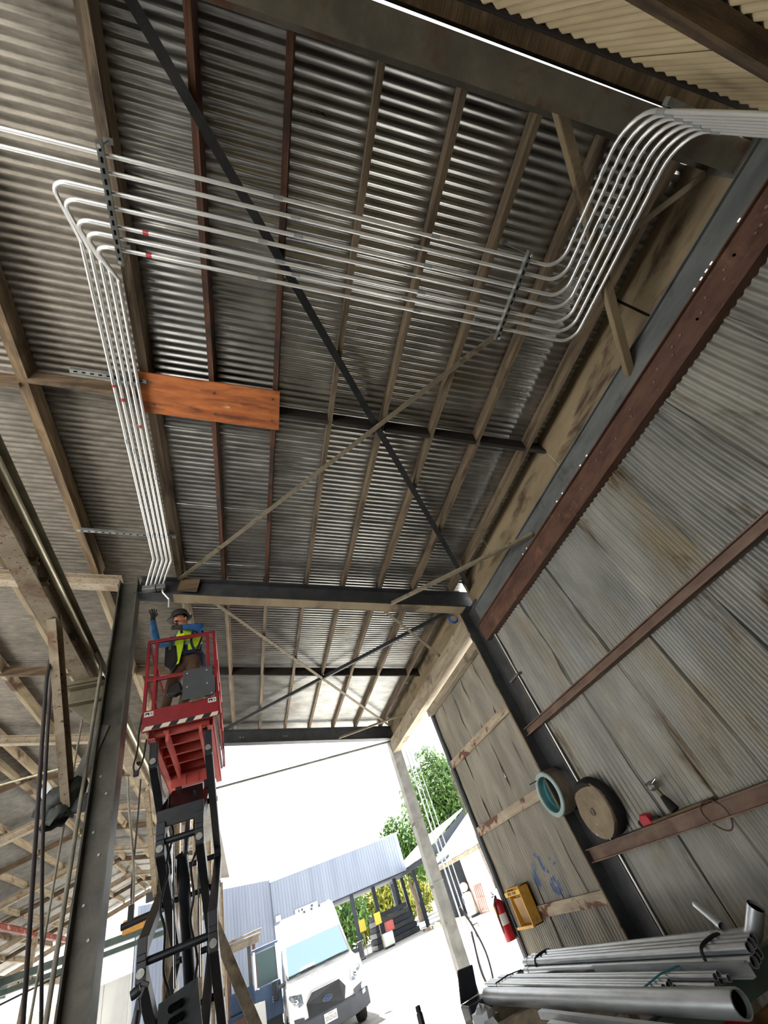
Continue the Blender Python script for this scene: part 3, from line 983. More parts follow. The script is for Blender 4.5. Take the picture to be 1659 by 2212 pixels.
rw = runway(-1.64, 4.70, -1.0, 11.75, 'long speckled crane runway girder beside the lift column', 1)
for yy in (2.3, 3.45, 3.75, 4.75, 7.5, 9.0):
    cl = obj('rail_clip', MB().bar((-1.60, yy - .03, 4.86), (-1.60, yy + .03, 4.86), .07, .06), 'steel_olive', rw)
    obj('clip_hole', MB().bar((-1.562, yy - .012, 4.86), (-1.562, yy + .012, 4.86), .004, .03), 'hole_black', cl)
rw2 = runway(-9.0, 4.42, 14, 35.5, 'crane runway girder far across the hall, with dark bolt holes', -1)
for q in range(12):
    for zz in (4.5, 4.62):
        obj('bolt_hole', MB().box((-8.991, 24 + q * .8, zz), (-8.985, 24.16 + q * .8, zz + .05)), 'hole_black', rw2)
tr = tag(obj('red_tie_beam', MB().ibeam((-9.0, 18, 6.08), (-9.0, 35.5, 6.08), .2, .14), 'steel_red'), 'reddish steel tie beam under the far hall roof', 'beam', kind='structure')
# bracket, knee brace and wrapped joint at the near column
bk = thing('crane_bracket', 'olive steel bracket carrying the crane girder on the near column', 'bracket', (-1.41, 5.55, 4.5))
obj('top_plate', MB().box((-1.80, 5.43, 4.66), (-1.42, 5.70, 4.70)), 'steel_olive', bk)
obj('arm', MB().ibeam((-1.78, 5.57, 4.55), (-1.42, 5.57, 4.55), .22, .2), 'steel_olive', bk)
obj('gusset', MB().prism([(-1.76, 5.55, 4.44), (-1.42, 5.55, 4.44), (-1.42, 5.55, 4.1)], (0, .02, 0)), 'steel_olive', bk)
for k_, (ya, za, yb, zb, lab) in enumerate(((4.12, 4.70, 5.52, 3.42, 'speckled knee brace from the near crane girder to the wrapped joint'),
                                       (9.85, 4.70, 11.55, 3.33, 'speckled knee brace of the crane girder in the far bay'))):
    kb = thing('knee_brace', lab, 'brace', (-1.64, yb, zb), 'crane knee braces')
    obj('channel', MB().channel((-1.62, ya, za), (-1.62, yb, zb), .17, .07, .01, (0, 1, 0), 1), 'steel_beige', kb)
    obj('web_face', MB().bar((-1.605, ya, za), (-1.605, yb, zb), .012, .165, (0, 1, 0)), 'steel_beige', kb)
    obj('foot_arm', MB().bar((-1.75, yb + .03, zb - .03), (-1.40, yb + .03, zb - .03), .1, .14), 'steel_dark', kb)
    obj('stay', MB().bar((-1.58, yb, zb), (-1.38, yb + .02, zb + .72), .02, .13, (1, 0, 0)), 'steel_grey', kb)
# crumpled tarp around the joint
rnd = random.Random(3)
tp = MB()
nu, nv = 18, 8
vs_ = []
for j in range(nv + 1):
    zz = 3.56 - .30 * j / nv
    for i in range(nu):
        a_ = 2 * math.pi * i / nu
        rx = (.16 + .05 * math.sin(j * .8)) * (1 + .16 * rnd.uniform(-1, 1))
        ry = (.13 + .03 * math.sin(j * .9)) * (1 + .16 * rnd.uniform(-1, 1))
        k_ = .72 if j in (0, nv) else 1
        vs_.append((-1.66 + rx * k_ * math.cos(a_), 5.52 + ry * k_ * math.sin(a_), zz + .04 * rnd.uniform(-1, 1) - .1 * math.cos(a_) * -1 * .5))
fs = [(j * nu + i, j * nu + (i + 1) % nu, (j + 1) * nu + (i + 1) % nu, (j + 1) * nu + i) for j in range(nv) for i in range(nu)]
fs.append(tuple(range(nu)))
tp.add(vs_, fs)
tt = tag(obj('tarp_wrap', tp, 'tarp', None, 75), 'crumpled dark tarp wrapped round the brace joint at the column', 'tarp')
obj('loose_flap', MB().add([(-1.83, 5.42, 3.55), (-1.76, 5.38, 3.62), (-1.72, 5.40, 3.56), (-1.78, 5.40, 3.47)], [(0, 1, 2, 3)]), 'plastic_bag', tt)

# hanging cables and hoses at the left
def cable(name, pts, r, mt, label, cat='cable', group=None, sm=True):
    o = obj(name, MB().tube(pts, r, 8), mt, None, 70)
    return tag(o, label, cat, group)


def curve(pts, n=8):
    """Catmull-Rom through pts"""
    P = [V(p) for p in pts]
    P = [P[0] * 2 - P[1]] + P + [P[-1] * 2 - P[-2]]
    o = []
    for i in range(1, len(P) - 2):
        for k_ in range(n):
            t = k_ / n
            o.append(.5 * ((2 * P[i]) + (P[i + 1] - P[i - 1]) * t + (2 * P[i - 1] - 5 * P[i] + 4 * P[i + 1] - P[i + 2]) * t * t + (3 * P[i] - P[i - 1] - 3 * P[i + 1] + P[i + 2]) * t ** 3))
    o.append(P[-2])
    return o


cable('hanging_hose', curve([(-1.62, 4.38, 4.64), (-1.63, 4.40, 4.32), (-1.62, 4.45, 4.05), (-1.61, 4.88, 3.1), (-1.60, 5.40, 1.95), (-1.60, 5.75, 1.15)]), .017, 'cable_dark', 'thick dark cable hanging furthest left from the crane girder', 'cable', 'hanging cables')
cable('hanging_hose', curve([(-1.70, 4.62, 4.6), (-1.69, 4.90, 3.9), (-1.66, 5.30, 3.0), (-1.62, 5.93, 1.9), (-1.61, 6.25, 1.2)]), .015, 'cable_dark', 'thinner dark cable hanging just left of the wrapped joint', 'cable', 'hanging cables')
cable('conduit_riser', curve([(-1.50, 5.25, 4.93), (-1.46, 5.40, 4.80), (-1.45, 5.40, 4.4), (-1.45, 5.40, 2.2), (-1.45, 5.40, .3)]), .02, 'hose_grey', 'grey pipe running down the left face of the near column', 'pipe')
cable('hanging_rod', [(-1.66, 5.75, 4.5), (-1.66, 5.75, 3.5), (-1.66, 5.78, .5)], .011, 'hose_grey', 'thin grey rod hanging behind the wrapped joint', 'rod')
cable('hanging_rope', curve([(-1.52, 5.62, 3.3), (-1.52, 5.66, 2.6), (-1.53, 5.7, 1.6), (-1.53, 5.7, .8)]), .008, 'cable_dark', 'thin cord hanging close against the near column', 'cord')
for k_, (pts, r, mt, lab) in enumerate((
        ([(-1.75, 9.0, 4.7), (-1.72, 9.1, 4.3), (-1.60, 9.25, 3.4), (-1.58, 9.3, 2.95)], .02, 'hose_grey', 'grey control cable hanging to the pendant behind the column'),
        ([(-2.1, 8.66, 6.5), (-2.08, 8.68, 4.9), (-2.05, 8.70, 4.2)], .02, 'cable_dark', 'short dark pipe hanging left of the pendant cables'),
        ([(-1.55, 9.0, 4.6), (-1.58, 9.15, 3.9), (-1.62, 9.3, 3.2), (-1.60, 9.32, 2.95)], .014, 'cable_dark', 'dark control cable hanging to the pendant behind the column'))):
    cable('pendant_cable', curve(pts), r, mt, lab, 'cable', 'pendant cables')
pe = thing('crane_pendant', 'dark control pendant hanging on its cables behind the column', 'controller', (-1.6, 9.3, 2.7))
obj('handle', MB().box((-1.64, 9.26, 2.72), (-1.56, 9.34, 2.96)), 'black', pe, bevel=.01)
obj('crossbar', MB().tube([(-1.72, 9.3, 2.74), (-1.15, 9.3, 2.78)], .045, 10), 'black', pe, 60)
# green bridge crane far away
br = thing('bridge_crane', 'dark green bridge crane girder spanning the far hall', 'crane', (-5.3, 26, 4.0))
obj('girder', MB().bar((-9.0, 26, 4.42), (-1.6, 26, 4.30), .35, .22), 'steel_green', br)
obj('girder', MB().bar((-9.0, 26.0, 4.12), (-1.6, 26.0, 4.0), .3, .16), 'steel_green', br)
obj('end_truck', MB().box((-9.3, 25.0, 4.05), (-8.8, 27.2, 4.6)), 'steel_green', br)
obj('hoist', MB().box((-4.7, 25.7, 4.40), (-3.8, 26.3, 4.85)), 'orange_wood', br, bevel=.03)
obj('hook_cable', MB().tube([(-4.25, 26, 4.4), (-4.25, 26, 2.6)], .02, 6), 'cable_dark', br)
for k_, (xa, ya, za, xb, yb, zb) in enumerate(((-8.2, 20.5, 0, -9.2, 20.5, 6.2), (-9.9, 24, 0, -9.0, 24, 5.2), (-9.0, 30, 0, -9.0, 30, 6.3), (-8.3, 33, 0, -8.3, 33, 4.4), (-9.0, 17.6, 0, -9.0, 17.6, 6.2))):
    lab = ['leaning timber prop under the far roof', 'leaning steel strut beside the far runway', 'upright post carrying the far runway', 'short upright tan post near the hall end', 'upright post at the far side, nearer than the runway post'][k_]
    tag(obj('hall_post', MB().bar((xa, ya, za), (xb, yb, zb), .18, .14, (0, 1, 0)), ['wood_grey', 'steel_grey', 'steel_beige', 'wood_sunny', 'steel_beige'][k_]), lab, 'post', 'props across the hall', 'structure')
for k_, (p0, p1, lab) in enumerate(((rp(-2.2, 11.7, 5.7), (-7.2, 12.3, 6.25), 'pale cable tray pipe crossing under the second hall beam'),
                              ((-9.5, 24, 3.5), (-5.5, 26, 4.1), 'dark rod sloping under the green crane'),)):
    tag(obj('cross_pipe', MB().tube([p0, p1], .03, 8), 'steel_rail' if k_ == 0 else 'cable_dark', None, 60), lab, 'pipe')
# ================================================================== SCISSOR LIFT
LX0, LX1 = -.965, -.165         # platform width
LC = (LX0 + LX1) / 2
LY0, LY1 = 5.50, 7.75
lift = thing('scissor_lift', 'red scissor lift raised on black arms with a worker on its platform', 'lift', (LC, 6.5, 0))
dk = obj('deck', MB().box((LX0 + .02, LY0 + .03, 4.03), (LX1 - .02, LY1, 4.06)), 'lift_grey', lift)
for sx in (LX0 + .05, LX1 - .05):
    obj('deck_rail', MB().channel((sx, LY0 + .05, 3.94), (sx, LY1, 3.94), .17, .07, .012, (0, 0, 1), 1 if sx < LC else -1), 'lift_red_lit', dk)
for q in range(6):
    yy = 5.72 + q * .34
    rb_ = obj('deck_rib', MB().bar((LX0 + .1, yy, 3.98), (LX1 - .1, yy, 3.98), .05, .1), 'lift_red_lit', dk)
    if q < 4:
        obj('bolt', MB().lathe([(0, 0), (.012, 0), (.012, .006), (0, .006)], (LX0 + .2, yy - .026, 3.97), (0, -1, 0), 8), 'sticker_white', rb_)
obj('deck_plate', MB().box((LX0 + .1, 7.05, 3.90), (LX1 - .1, LY1 - .05, 3.93)), 'lift_red', dk)
obj('slide_rail', MB().bar((LX0 + .24, 5.6, 3.88), (LX0 + .24, 7.0, 3.88), .03, .13), 'lift_red_lit', dk)
obj('slide_rail', MB().bar((LX1 - .2, 5.6, 3.88), (LX1 - .2, 7.4, 3.88), .03, .10), 'lift_red_lit', dk)
for q in range(3):
    obj('gusset', MB().prism([(LX0 + .3 + .16 * q, 7.08, 3.93), (LX0 + .3 + .16 * q, 7.08, 3.72), (LX0 + .3 + .16 * q, 7.3, 3.93)], (.012, 0, 0)), 'lift_red_lit', dk)
obj('rear_crossmember', MB().bar((LX0 + .12, 7.1, 3.84), (LX1 - .12, 7.1, 3.84), .02, .18), 'lift_red_lit', dk)
kp = obj('kick_panel', MB().box((LX0 - .01, LY0 - .03, 3.93), (LX1 + .02, LY0, 4.17)), 'lift_red', lift, bevel=.006)
nst = 9
for q in range(nst):
    xa = LX0 + (LX1 - LX0) * q / nst
    dxs = (LX1 - LX0) / nst
    poly = [(xa, LY0 - .033, 3.935), (xa + dxs, LY0 - .033, 3.935), (xa + dxs + .03 if q < nst - 1 else LX1 + .015, LY0 - .033, 3.98), (xa + .03, LY0 - .033, 3.98)]
    obj('hazard_stripe', MB().prism(poly, (0, .003, 0)), 'stripe_cream' if q % 2 == 0 else 'black', kp)
for xa, zz in ((LX0 + .01, 4.095), (LX1 - .10, 4.105)):
    sk = obj('warning_sticker', MB().box((xa, LY0 - .0335, zz), (xa + .095, LY0 - .03, zz + .055)), 'sticker_white', kp)
    obj('pictogram', MB().prism([(xa + .008, LY0 - .035, zz + .01), (xa + .03, LY0 - .035, zz + .03), (xa + .05, LY0 - .035, zz + .008), (xa + .055, LY0 - .035, zz + .045), (xa + .03, LY0 - .035, zz + .042), (xa + .012, LY0 - .035, zz + .045)], (0, .001, 0)), 'black', sk)
    obj('pictogram', MB().box((xa + .066, LY0 - .035, zz + .015), (xa + .085, LY0 - .034, zz + .04)), 'bldg_metal', sk)
RT = 5.10
def rail(name, p0, p1, mt='lift_red', s_=.042):
    return obj(name, MB().bar(p0, p1, s_, s_), mt, lift, bevel=.005)


yf = LY0 + .0
rail('top_rail', (LX0 - .01, yf, RT), (LX1 + .01, yf, RT))
rail('mid_rail', (LX0, yf, 4.56), (LX1, yf, 4.56))
for xx in (LX0, LX0 + .095, LX1 - .085, LX1):
    rail('post', (xx, yf, 4.1), (xx, yf, RT), 'lift_red', .038)
for xx in (LX0, LX1):
    mt = 'lift_red' if xx < LC else 'lift_red_lit'
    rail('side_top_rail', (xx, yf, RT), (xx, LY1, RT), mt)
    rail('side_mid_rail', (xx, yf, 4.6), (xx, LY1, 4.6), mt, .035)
    for yy in (6.25, 7.0, LY1):
        rail('post', (xx, yy, 4.05), (xx, yy, RT), mt, .036)
    obj('toe_board', MB().box((xx - .008, yf, 4.04), (xx + .008, LY1, 4.17)), 'lift_red', lift)
rail('back_rail', (LX0, LY1, RT), (LX1, LY1, RT))
rail('back_mid_rail', (LX0, LY1, 4.6), (LX1, LY1, 4.6))
cvr = obj('control_cover', MB().prism([(-.555, yf - .04, 4.2), (-.20, yf - .04, 4.2), (-.175, yf - .04, 4.26), (-.175, yf - .04, 4.42), (-.20, yf - .04, 4.43), (-.20, yf - .04, 4.585), (-.545, yf - .04, 4.585)], (0, .03, 0)), 'lift_grey', lift)
for (xx, zz) in ((-.5, 4.54), (-.27, 4.54), (-.5, 4.36), (-.27, 4.36), (-.22, 4.22)):
    obj('screw', MB().lathe([(0, 0), (.008, 0), (.008, .004), (0, .004)], (xx, yf - .04, zz), (0, -1, 0), 8), 'sticker_white', cvr)
obj('document_holder', MB().box((-.46, yf - .05, 4.155), (-.30, yf - .02, 4.2)), 'wood_purlin', lift)
# hanging power cable with plug
obj('power_cord', MB().tube(curve([(LX0 - .01, 5.49, 4.15), (LX0 - .03, 5.47, 3.95), (LX0 - .03, 5.46, 3.75), (LX0 - .055, 5.46, 3.58), (LX0 - .02, 5.46, 3.52), (LX0 + .03, 5.46, 3.62), (LX0 + .045, 5.5, 3.85)], 6), .009, 8), 'black', lift, 70)
obj('cord_plug', MB().box((LX0 - .05, 5.44, 3.48), (LX0 + .0, 5.48, 3.53)), 'black', lift, bevel=.005)
# scissor stack
OUT, INN = .285, .18
JZ = [3.70, 2.87, 2.04, 1.21, .42]
YF_, YB_ = 5.60, 7.15
AW, AH = .085, .11
for lv in range(4):
    za, zb = JZ[lv], JZ[lv + 1]
    for sgn in (-1, 1):
        xo, xi = LC + sgn * OUT, LC + sgn * INN
        of = (YF_, YB_) if lv % 2 == 0 else (YB_, YF_)
        inn = (of[1], of[0])
        for xx, (ya, yb), nm in ((xo, of, 'outer_arm'), (xi, inn, 'inner_arm')):
            dz_ = .085
            a_ = obj(nm, MB().bar((xx, ya, za - dz_), (xx, yb, zb + dz_), AW, AH, (0, 1, 0)), 'lift_black', lift, bevel=.006)
            obj('link_block', MB().bar((xx, ya, za - dz_ - .06), (xx, ya, za + (.0 if lv else .12)), AW * .96, AH * .8, (0, 1, 0)), 'lift_black', a_, bevel=.006)
            obj('pivot_pin', MB().lathe([(0, 0), (.032, 0), (.032, .014), (0, .014)], (xx, ya - .055, za - dz_), (0, -1, 0), 14), 'pin_metal', a_)
            obj('link_block', MB().bar((xx, yb, zb + dz_ + .06), (xx, yb, zb), AW * .96, AH * .8, (0, 1, 0)), 'lift_black', a_, bevel=.006)
            obj('pivot_collar', MB().bar((xx - .04, yb, zb + .01), (xx + .04, yb, zb + .01), AH, .05, (0, 0, 1)), 'lift_black', a_, bevel=.008)
        ym, zm = (YF_ + YB_) / 2, (za + zb) / 2
        obj('centre_pin', MB().tube([(xi - .05 * sgn, ym, zm), (xo + .05 * sgn, ym, zm)], .03, 12), 'lift_black', lift, 60)
for lv in range(1, 4):
    for yy, mt in ((YF_, 'lift_black'), (YB_, 'lift_black')):
        xw = INN if (lv % 2 == 1) == (yy == YF_) else OUT
        obj('cross_tube', MB().tube([(LC - xw, yy + .02, JZ[lv] - .02), (LC + xw, yy + .02, JZ[lv] - .02)], .03, 12), mt, lift, 60)
for lv in (0, 1, 2):
    ym, zm = (YF_ + YB_) / 2, (JZ[lv] + JZ[lv + 1]) / 2
    obj('cross_tube', MB().tube([(LC - OUT, ym, zm), (LC + OUT, ym, zm)], .024, 12), 'lift_black', lift, 60)
# yoke plate under the platform
obj('yoke', MB().prism([(LC - .225, 5.62, 3.03), (LC + .225, 5.62, 3.03), (LC + .225, 5.62, 3.12), (LC + .17, 6.35, 3.50), (LC - .17, 6.35, 3.50), (LC - .225, 5.62, 3.12)], (0, .03, -.02)), 'lift_black', lift)
obj('yoke_face', MB().box((LC - .225, 5.60, 2.97), (LC + .225, 5.63, 3.13)), 'lift_black', lift, bevel=.006)
# hydraulic cylinders
for (p0, p1, r_) in (((LC + .02, 6.75, 1.55), (LC - .02, 5.95, 2.75), .062), ((LC + .02, 5.95, 2.75), (LC, 6.5, 3.3), .03), ((LC - .02, 6.3, .7), (LC + .02, 6.75, 1.55), .05)):
    obj('cylinder', MB().tube([p0, p1], r_, 14), 'lift_black' if r_ > .04 else 'chrome', lift, 60)
for sgn in (-1, 1):
    pts = []
    for q in range(14):
        t_ = q / 13
        pts.append((LC + sgn * (.12 + .02 * math.sin(q * 2.1)), 5.66 + .25 * math.sin(t_ * 9), 3.25 - 1.75 * t_))
    obj('hydraulic_hose', MB().tube(curve(pts, 4), .011, 8), 'black', lift, 70)
    obj('steel_line', MB().tube([(LC + sgn * .125, 6.1, 2.95), (LC + sgn * .11, 6.4, 1.8)], .012, 8), 'chrome', lift, 70)
# slotted tread plate low in the stack
sp_ = obj('step_plate', MB().prism([(LC - .15, 5.62, 1.72), (LC + .15, 5.62, 1.78), (LC + .20, 5.9, 1.2), (LC - .2, 5.9, 1.2)], (0, .012, .012)), 'lift_grey', lift)
for q in range(3):
    zz = 1.68 - .075 * q
    yy = 5.635 + .0375 * q
    obj('slot', MB().lathe([(0, 0), (.03, 0), (.03, .004), (0, .004)], (LC + .02, yy - .006, zz), (0, -.9, -.44), 10).lathe([(0, 0), (.03, 0), (.03, .004), (0, .004)], (LC - .05, yy - .006, zz - .008), (0, -.9, -.44), 10).bar((LC - .05, yy - .008, zz - .008), (LC + .02, yy - .008, zz), .004, .055, (0, .44, .9)), 'hole_black', sp_)
# chassis
ch = obj('chassis', MB().box((LC - .38, 5.3, .14), (LC + .38, 7.5, .42)), 'lift_red', lift, bevel=.02)
for sx in (-1, 1):
    for yy in (5.62, 7.15):
        obj('wheel', MB().lathe([(0, 0), (.17, 0), (.19, .02), (.19, .09), (.17, .11), (0, .11)], (LC + sx * .40 - .055, yy, .19), (1, 0, 0), 20), 'rubber', ch, 50)

# ================================================================== WORKER
def skinned(name, verts, edges, radii, root=0, sub=2):
    me = bpy.data.meshes.new(name)
    me.from_pydata([tuple(v) for v in verts], edges, [])
    o = bpy.data.objects.new(name, me)
    COL.objects.link(o)
    md = o.modifiers.new('skin', 'SKIN')
    md.use_smooth_shade = True
    lay = me.skin_vertices[0].data
    for i, r in enumerate(radii):
        lay[i].radius = r if isinstance(r, tuple) else (r, r)
        lay[i].use_root = (i == root)
    sd = o.modifiers.new('sub', 'SUBSURF')
    sd.levels = sub
    sd.render_levels = sub
    bpy.context.view_layer.update()
    dg = bpy.context.evaluated_depsgraph_get()
    me2 = bpy.data.meshes.new_from_object(o.evaluated_get(dg))
    bpy.data.objects.remove(o)
    bpy.data.meshes.remove(me)
    me2.name = name
    return me2


J = {
    'pelvis': (-.52, 5.86, 4.97), 'spine': (-.51, 5.84, 5.12), 'chest': (-.53, 5.80, 5.28), 'neck': (-.57, 5.77, 5.42), 'head0': (-.605, 5.755, 5.49), 'head1': (-.625, 5.745, 5.58), 'head2': (-.63, 5.745, 5.655),
    'nose': (-.675, 5.655, 5.53), 'chin': (-.655, 5.69, 5.465),
    'ls': (-.39, 5.79, 5.40), 'le': (-.335, 5.63, 5.305), 'lw': (-.565, 5.575, 5.315), 'lh': (-.635, 5.575, 5.325),
    'rs': (-.70, 5.82, 5.24), 're': (-.93, 5.84, 5.275), 'rw': (-1.005, 5.86, 5.68), 'rh': (-1.008, 5.86, 5.77),
    'lhip': (-.43, 5.86, 4.90), 'lk': (-.475, 5.68, 4.60), 'la': (-.62, 5.86, 4.19), 'lt': (-.64, 5.70, 4.10),
    'rhip': (-.62, 5.87, 4.90), 'rk': (-.73, 5.78, 4.56), 'ra': (-.83, 5.90, 4.19), 'rt': (-.86, 5.74, 4.10),
}
R_ = {'pelvis': (.155, .125), 'spine': (.15, .115), 'chest': (.175, .125), 'neck': .06, 'head0': .075, 'head1': .095, 'head2': .07, 'nose': .018, 'chin': .04,
      'ls': .082, 'le': .058, 'lw': .042, 'lh': (.04, .028), 'rs': .08, 're': .06, 'rw': .045, 'rh': (.042, .026),
      'lhip': .115, 'lk': .085, 'la': .055, 'lt': .045, 'rhip': .11, 'rk': .075, 'ra': .055, 'rt': .045}
E_ = [('pelvis', 'spine'), ('spine', 'chest'), ('chest', 'neck'), ('neck', 'head0'), ('head0', 'head1'), ('head1', 'head2'), ('head1', 'nose'), ('head0', 'chin'),
      ('chest', 'ls'), ('ls', 'le'), ('le', 'lw'), ('lw', 'lh'), ('chest', 'rs'), ('rs', 're'), ('re', 'rw'), ('rw', 'rh'),
      ('pelvis', 'lhip'), ('lhip', 'lk'), ('lk', 'la'), ('la', 'lt'), ('pelvis', 'rhip'), ('rhip', 'rk'), ('rk', 'ra'), ('ra', 'rt')]
# fingers
FB = {}
for k_, (ox, oz, ln, bend) in enumerate(((-.032, .035, .075, -.01), (-.011, .042, .085, -.004), (.011, .042, .080, .002), (.030, .034, .065, .008))):
    b_ = V(J['rh']) + V((ox, 0, oz))
    J['rf%da' % k_] = tuple(b_)
    J['rf%db' % k_] = tuple(b_ + V((bend, -.006, ln * .55)))
    J['rf%dc' % k_] = tuple(b_ + V((bend * 2, -.022, ln)))
    for s_, r_ in (('a', .0115), ('b', .0105), ('c', .009)):
        R_['rf%d%s' % (k_, s_)] = r_
    E_ += [('rh', 'rf%da' % k_), ('rf%da' % k_, 'rf%db' % k_), ('rf%db' % k_, 'rf%dc' % k_)]
J['rta'] = (-.962, 5.85, 5.76)
J['rtb'] = (-.945, 5.845, 5.805)
R_['rta'], R_['rtb'] = .013, .010
E_ += [('rh', 'rta'), ('rta', 'rtb')]
for k_, (oz, ln) in enumerate(((.026, .06), (.009, .066), (-.009, .062), (-.025, .05))):
    b_ = V(J['lh']) + V((-.03, -.004, oz))
    J['lf%da' % k_] = tuple(b_)
    J['lf%db' % k_] = tuple(b_ + V((-ln * .6, -.008, .004)))
    J['lf%dc' % k_] = tuple(b_ + V((-ln * .85, .022, .004)))
    for s_, r_ in (('a', .0115), ('b', .0105), ('c', .009)):
        R_['lf%d%s' % (k_, s_)] = r_
    E_ += [('lh', 'lf%da' % k_), ('lf%da' % k_, 'lf%db' % k_), ('lf%db' % k_, 'lf%dc' % k_)]
J['lta'] = (-.645, 5.59, 5.365)
J['ltb'] = (-.675, 5.60, 5.385)
R_['lta'], R_['ltb'] = .013, .010
E_ += [('lh', 'lta'), ('lta', 'ltb')]
keys = list(J)
idx = {k_: i for i, k_ in enumerate(keys)}
bme = skinned('person', [J[k_] for k_ in keys], [(idx[a_], idx[b_]) for a_, b_ in E_], [R_[k_] for k_ in keys], 0, 2)
bme.materials.clear()
zones = ['skin', 'shirt_blue', 'sleeve_blue', 'trousers_brown', 'glove', 'boot', 'navy']
for z_ in zones:
    bme.materials.append(MATS[z_])


def zone(a_, b_):
    s_ = {a_, b_}
    if 'rh' in s_ or 'lh' in s_ or any(x[:2] in ('rf', 'lf') for x in s_) or any(x in ('rta', 'rtb', 'lta', 'ltb') for x in s_):
        return 4
    if s_ & {'head0', 'head1', 'head2', 'nose', 'chin'}:
        return 0
    if s_ & {'lt', 'rt'}:
        return 5
    if s_ & {'lk', 'rk', 'lhip', 'rhip'}:
        return 3
    if s_ == {'pelvis', 'spine'}:
        return 6
    if s_ & {'re', 'rw'}:
        return 2
    return 1


segs = [(V(J[a_]), V(J[b_]), zone(a_, b_)) for a_, b_ in E_]
for p_ in bme.polygons:
    c_ = p_.center
    best, bz = 9, 1
    for a_, b_, z_ in segs:
        d_ = b_ - a_
        t_ = max(0, min(1, (c_ - a_).dot(d_) / d_.length_squared))
        q_ = (c_ - (a_ + d_ * t_)).length
        if q_ < best:
            best, bz = q_, z_
    p_.material_index = bz
    p_.use_smooth = True
person = link('person', bme)
tag(person, 'worker in black brimmed hat and yellow vest, one gloved hand raised', 'person')
# vest: shell around the torso
tor = skinned('vest', [J['pelvis'], J['spine'], J['chest'], (-.565, 5.775, 5.39), (-.44, 5.79, 5.385), (-.67, 5.81, 5.335)], [(0, 1), (1, 2), (2, 3), (2, 4), (2, 5)], [(.158, .132), (.168, .135), (.19, .142), .085, .09, .088], 0, 2)
tor.materials.clear()
tor.materials.append(MATS['vest_yellow'])
tor.materials.append(MATS['vest_band'])
tor.materials.append(MATS['navy'])
for p_ in tor.polygons:
    p_.use_smooth = True
    zz, xx = p_.center.z, p_.center.x
    if 5.10 < zz < 5.15:
        p_.material_index = 1
    elif p_.center.y < 5.8 and abs(xx - (-.56 + (zz - 5.1) * -.12)) < .022:
        p_.material_index = 2
vest = link('safety_vest', tor, person)
for pts_ in ([(-.66, 5.665, 5.26), (-.55, 5.655, 5.26), (-.57, 5.66, 5.05), (-.62, 5.68, 4.82), (-.70, 5.70, 4.80), (-.69, 5.68, 5.05)], [(-.47, 5.66, 5.22), (-.35, 5.69, 5.24), (-.33, 5.73, 5.10), (-.42, 5.68, 5.02)]):
    obj('vest_flap', MB().prism(pts_, (0, -.018, 0)), 'vest_yellow', vest, bevel=.008)
# harness straps, belt, pouches
obj('harness_strap', MB().tube(curve([(-.40, 5.70, 5.42), (-.44, 5.635, 5.28), (-.47, 5.66, 5.12), (-.43, 5.70, 4.98)]), .016, 8), 'navy', person, 70)
obj('harness_strap', MB().tube(curve([(-.36, 5.80, 5.45), (-.325, 5.72, 5.30), (-.35, 5.70, 5.14), (-.40, 5.68, 4.98)]), .014, 8), 'black', person, 70)
obj('tool_belt', MB().tube([(-.52 + .175 * math.cos(a_ * math.pi / 10), 5.855 + .150 * math.sin(a_ * math.pi / 10), 4.985 + .02 * math.cos(a_ * math.pi / 10)) for a_ in range(20)], .028, 8, closed=True), 'navy', person, 70)
obj('tool_pouch', MB().prism([(-.80, 5.66, 5.10), (-.66, 5.64, 5.10), (-.64, 5.63, 4.86), (-.72, 5.62, 4.72), (-.80, 5.64, 4.80)], (.02, .12, 0)), 'black', person, bevel=.02)
obj('tool_pouch', MB().prism([(-.40, 5.76, 5.02), (-.33, 5.80, 5.02), (-.33, 5.80, 4.80), (-.40, 5.76, 4.78)], (.03, .12, 0)), 'navy', person, bevel=.015)
obj('tool_handle', MB().tube([(-.72, 5.63, 5.22), (-.73, 5.64, 5.02)], .022, 8), 'steel_olive', person, 60)
obj('waist_bag', MB().prism([(-.74, 5.62, 4.52), (-.60, 5.60, 4.54), (-.57, 5.60, 4.40), (-.66, 5.60, 4.36), (-.76, 5.62, 4.40)], (.01, .1, 0)), 'black', person, bevel=.02)
# hat with brim, hair, face
hc = V((-.632, 5.745, 5.615))
hd = V((-.12, -.16, 1)).normalized()
hat = obj('hard_hat', MB().lathe([(.168, -.03), (.172, -.024), (.15, -.01), (.122, 0), (.118, .045), (.098, .085), (.06, .108), (0, .115), (0, .11), (.11, .0), (.165, -.034), (.168, -.03)], hc, hd, 24), 'hat_black', person, 50)
obj('hat_ridge', MB().tube(curve([hc + hd * .06 + V((-.10, -.03, 0)), hc + hd * .112, hc + hd * .06 + V((.10, .04, 0))]), .012, 6), 'hat_black', hat, 70)
obj('hat_clip', MB().box((-.495, 5.66, 5.585), (-.475, 5.68, 5.61)), 'sticker_white', hat)
obj('hair', MB().sphere((-.60, 5.77, 5.575), (.09, .092, .07)), 'hair', person, 180)
obj('ear', MB().sphere((-.545, 5.705, 5.545), (.014, .022, .03)), 'skin', person, 180)
for (ex, ey, ez) in ((-.655, 5.665, 5.563), (-.69, 5.70, 5.558)):
    obj('eye', MB().sphere((ex, ey, ez), .013), 'hair', person, 180)
obj('moustache', MB().sphere((-.668, 5.672, 5.497), (.028, .018, .009)), 'hair', person, 180)
obj('mouth', MB().sphere((-.668, 5.672, 5.484), (.016, .014, .004)), 'boot', person, 180)
obj('goatee', MB().sphere((-.662, 5.665, 5.447), (.018, .016, .016)), 'hair', person, 180)
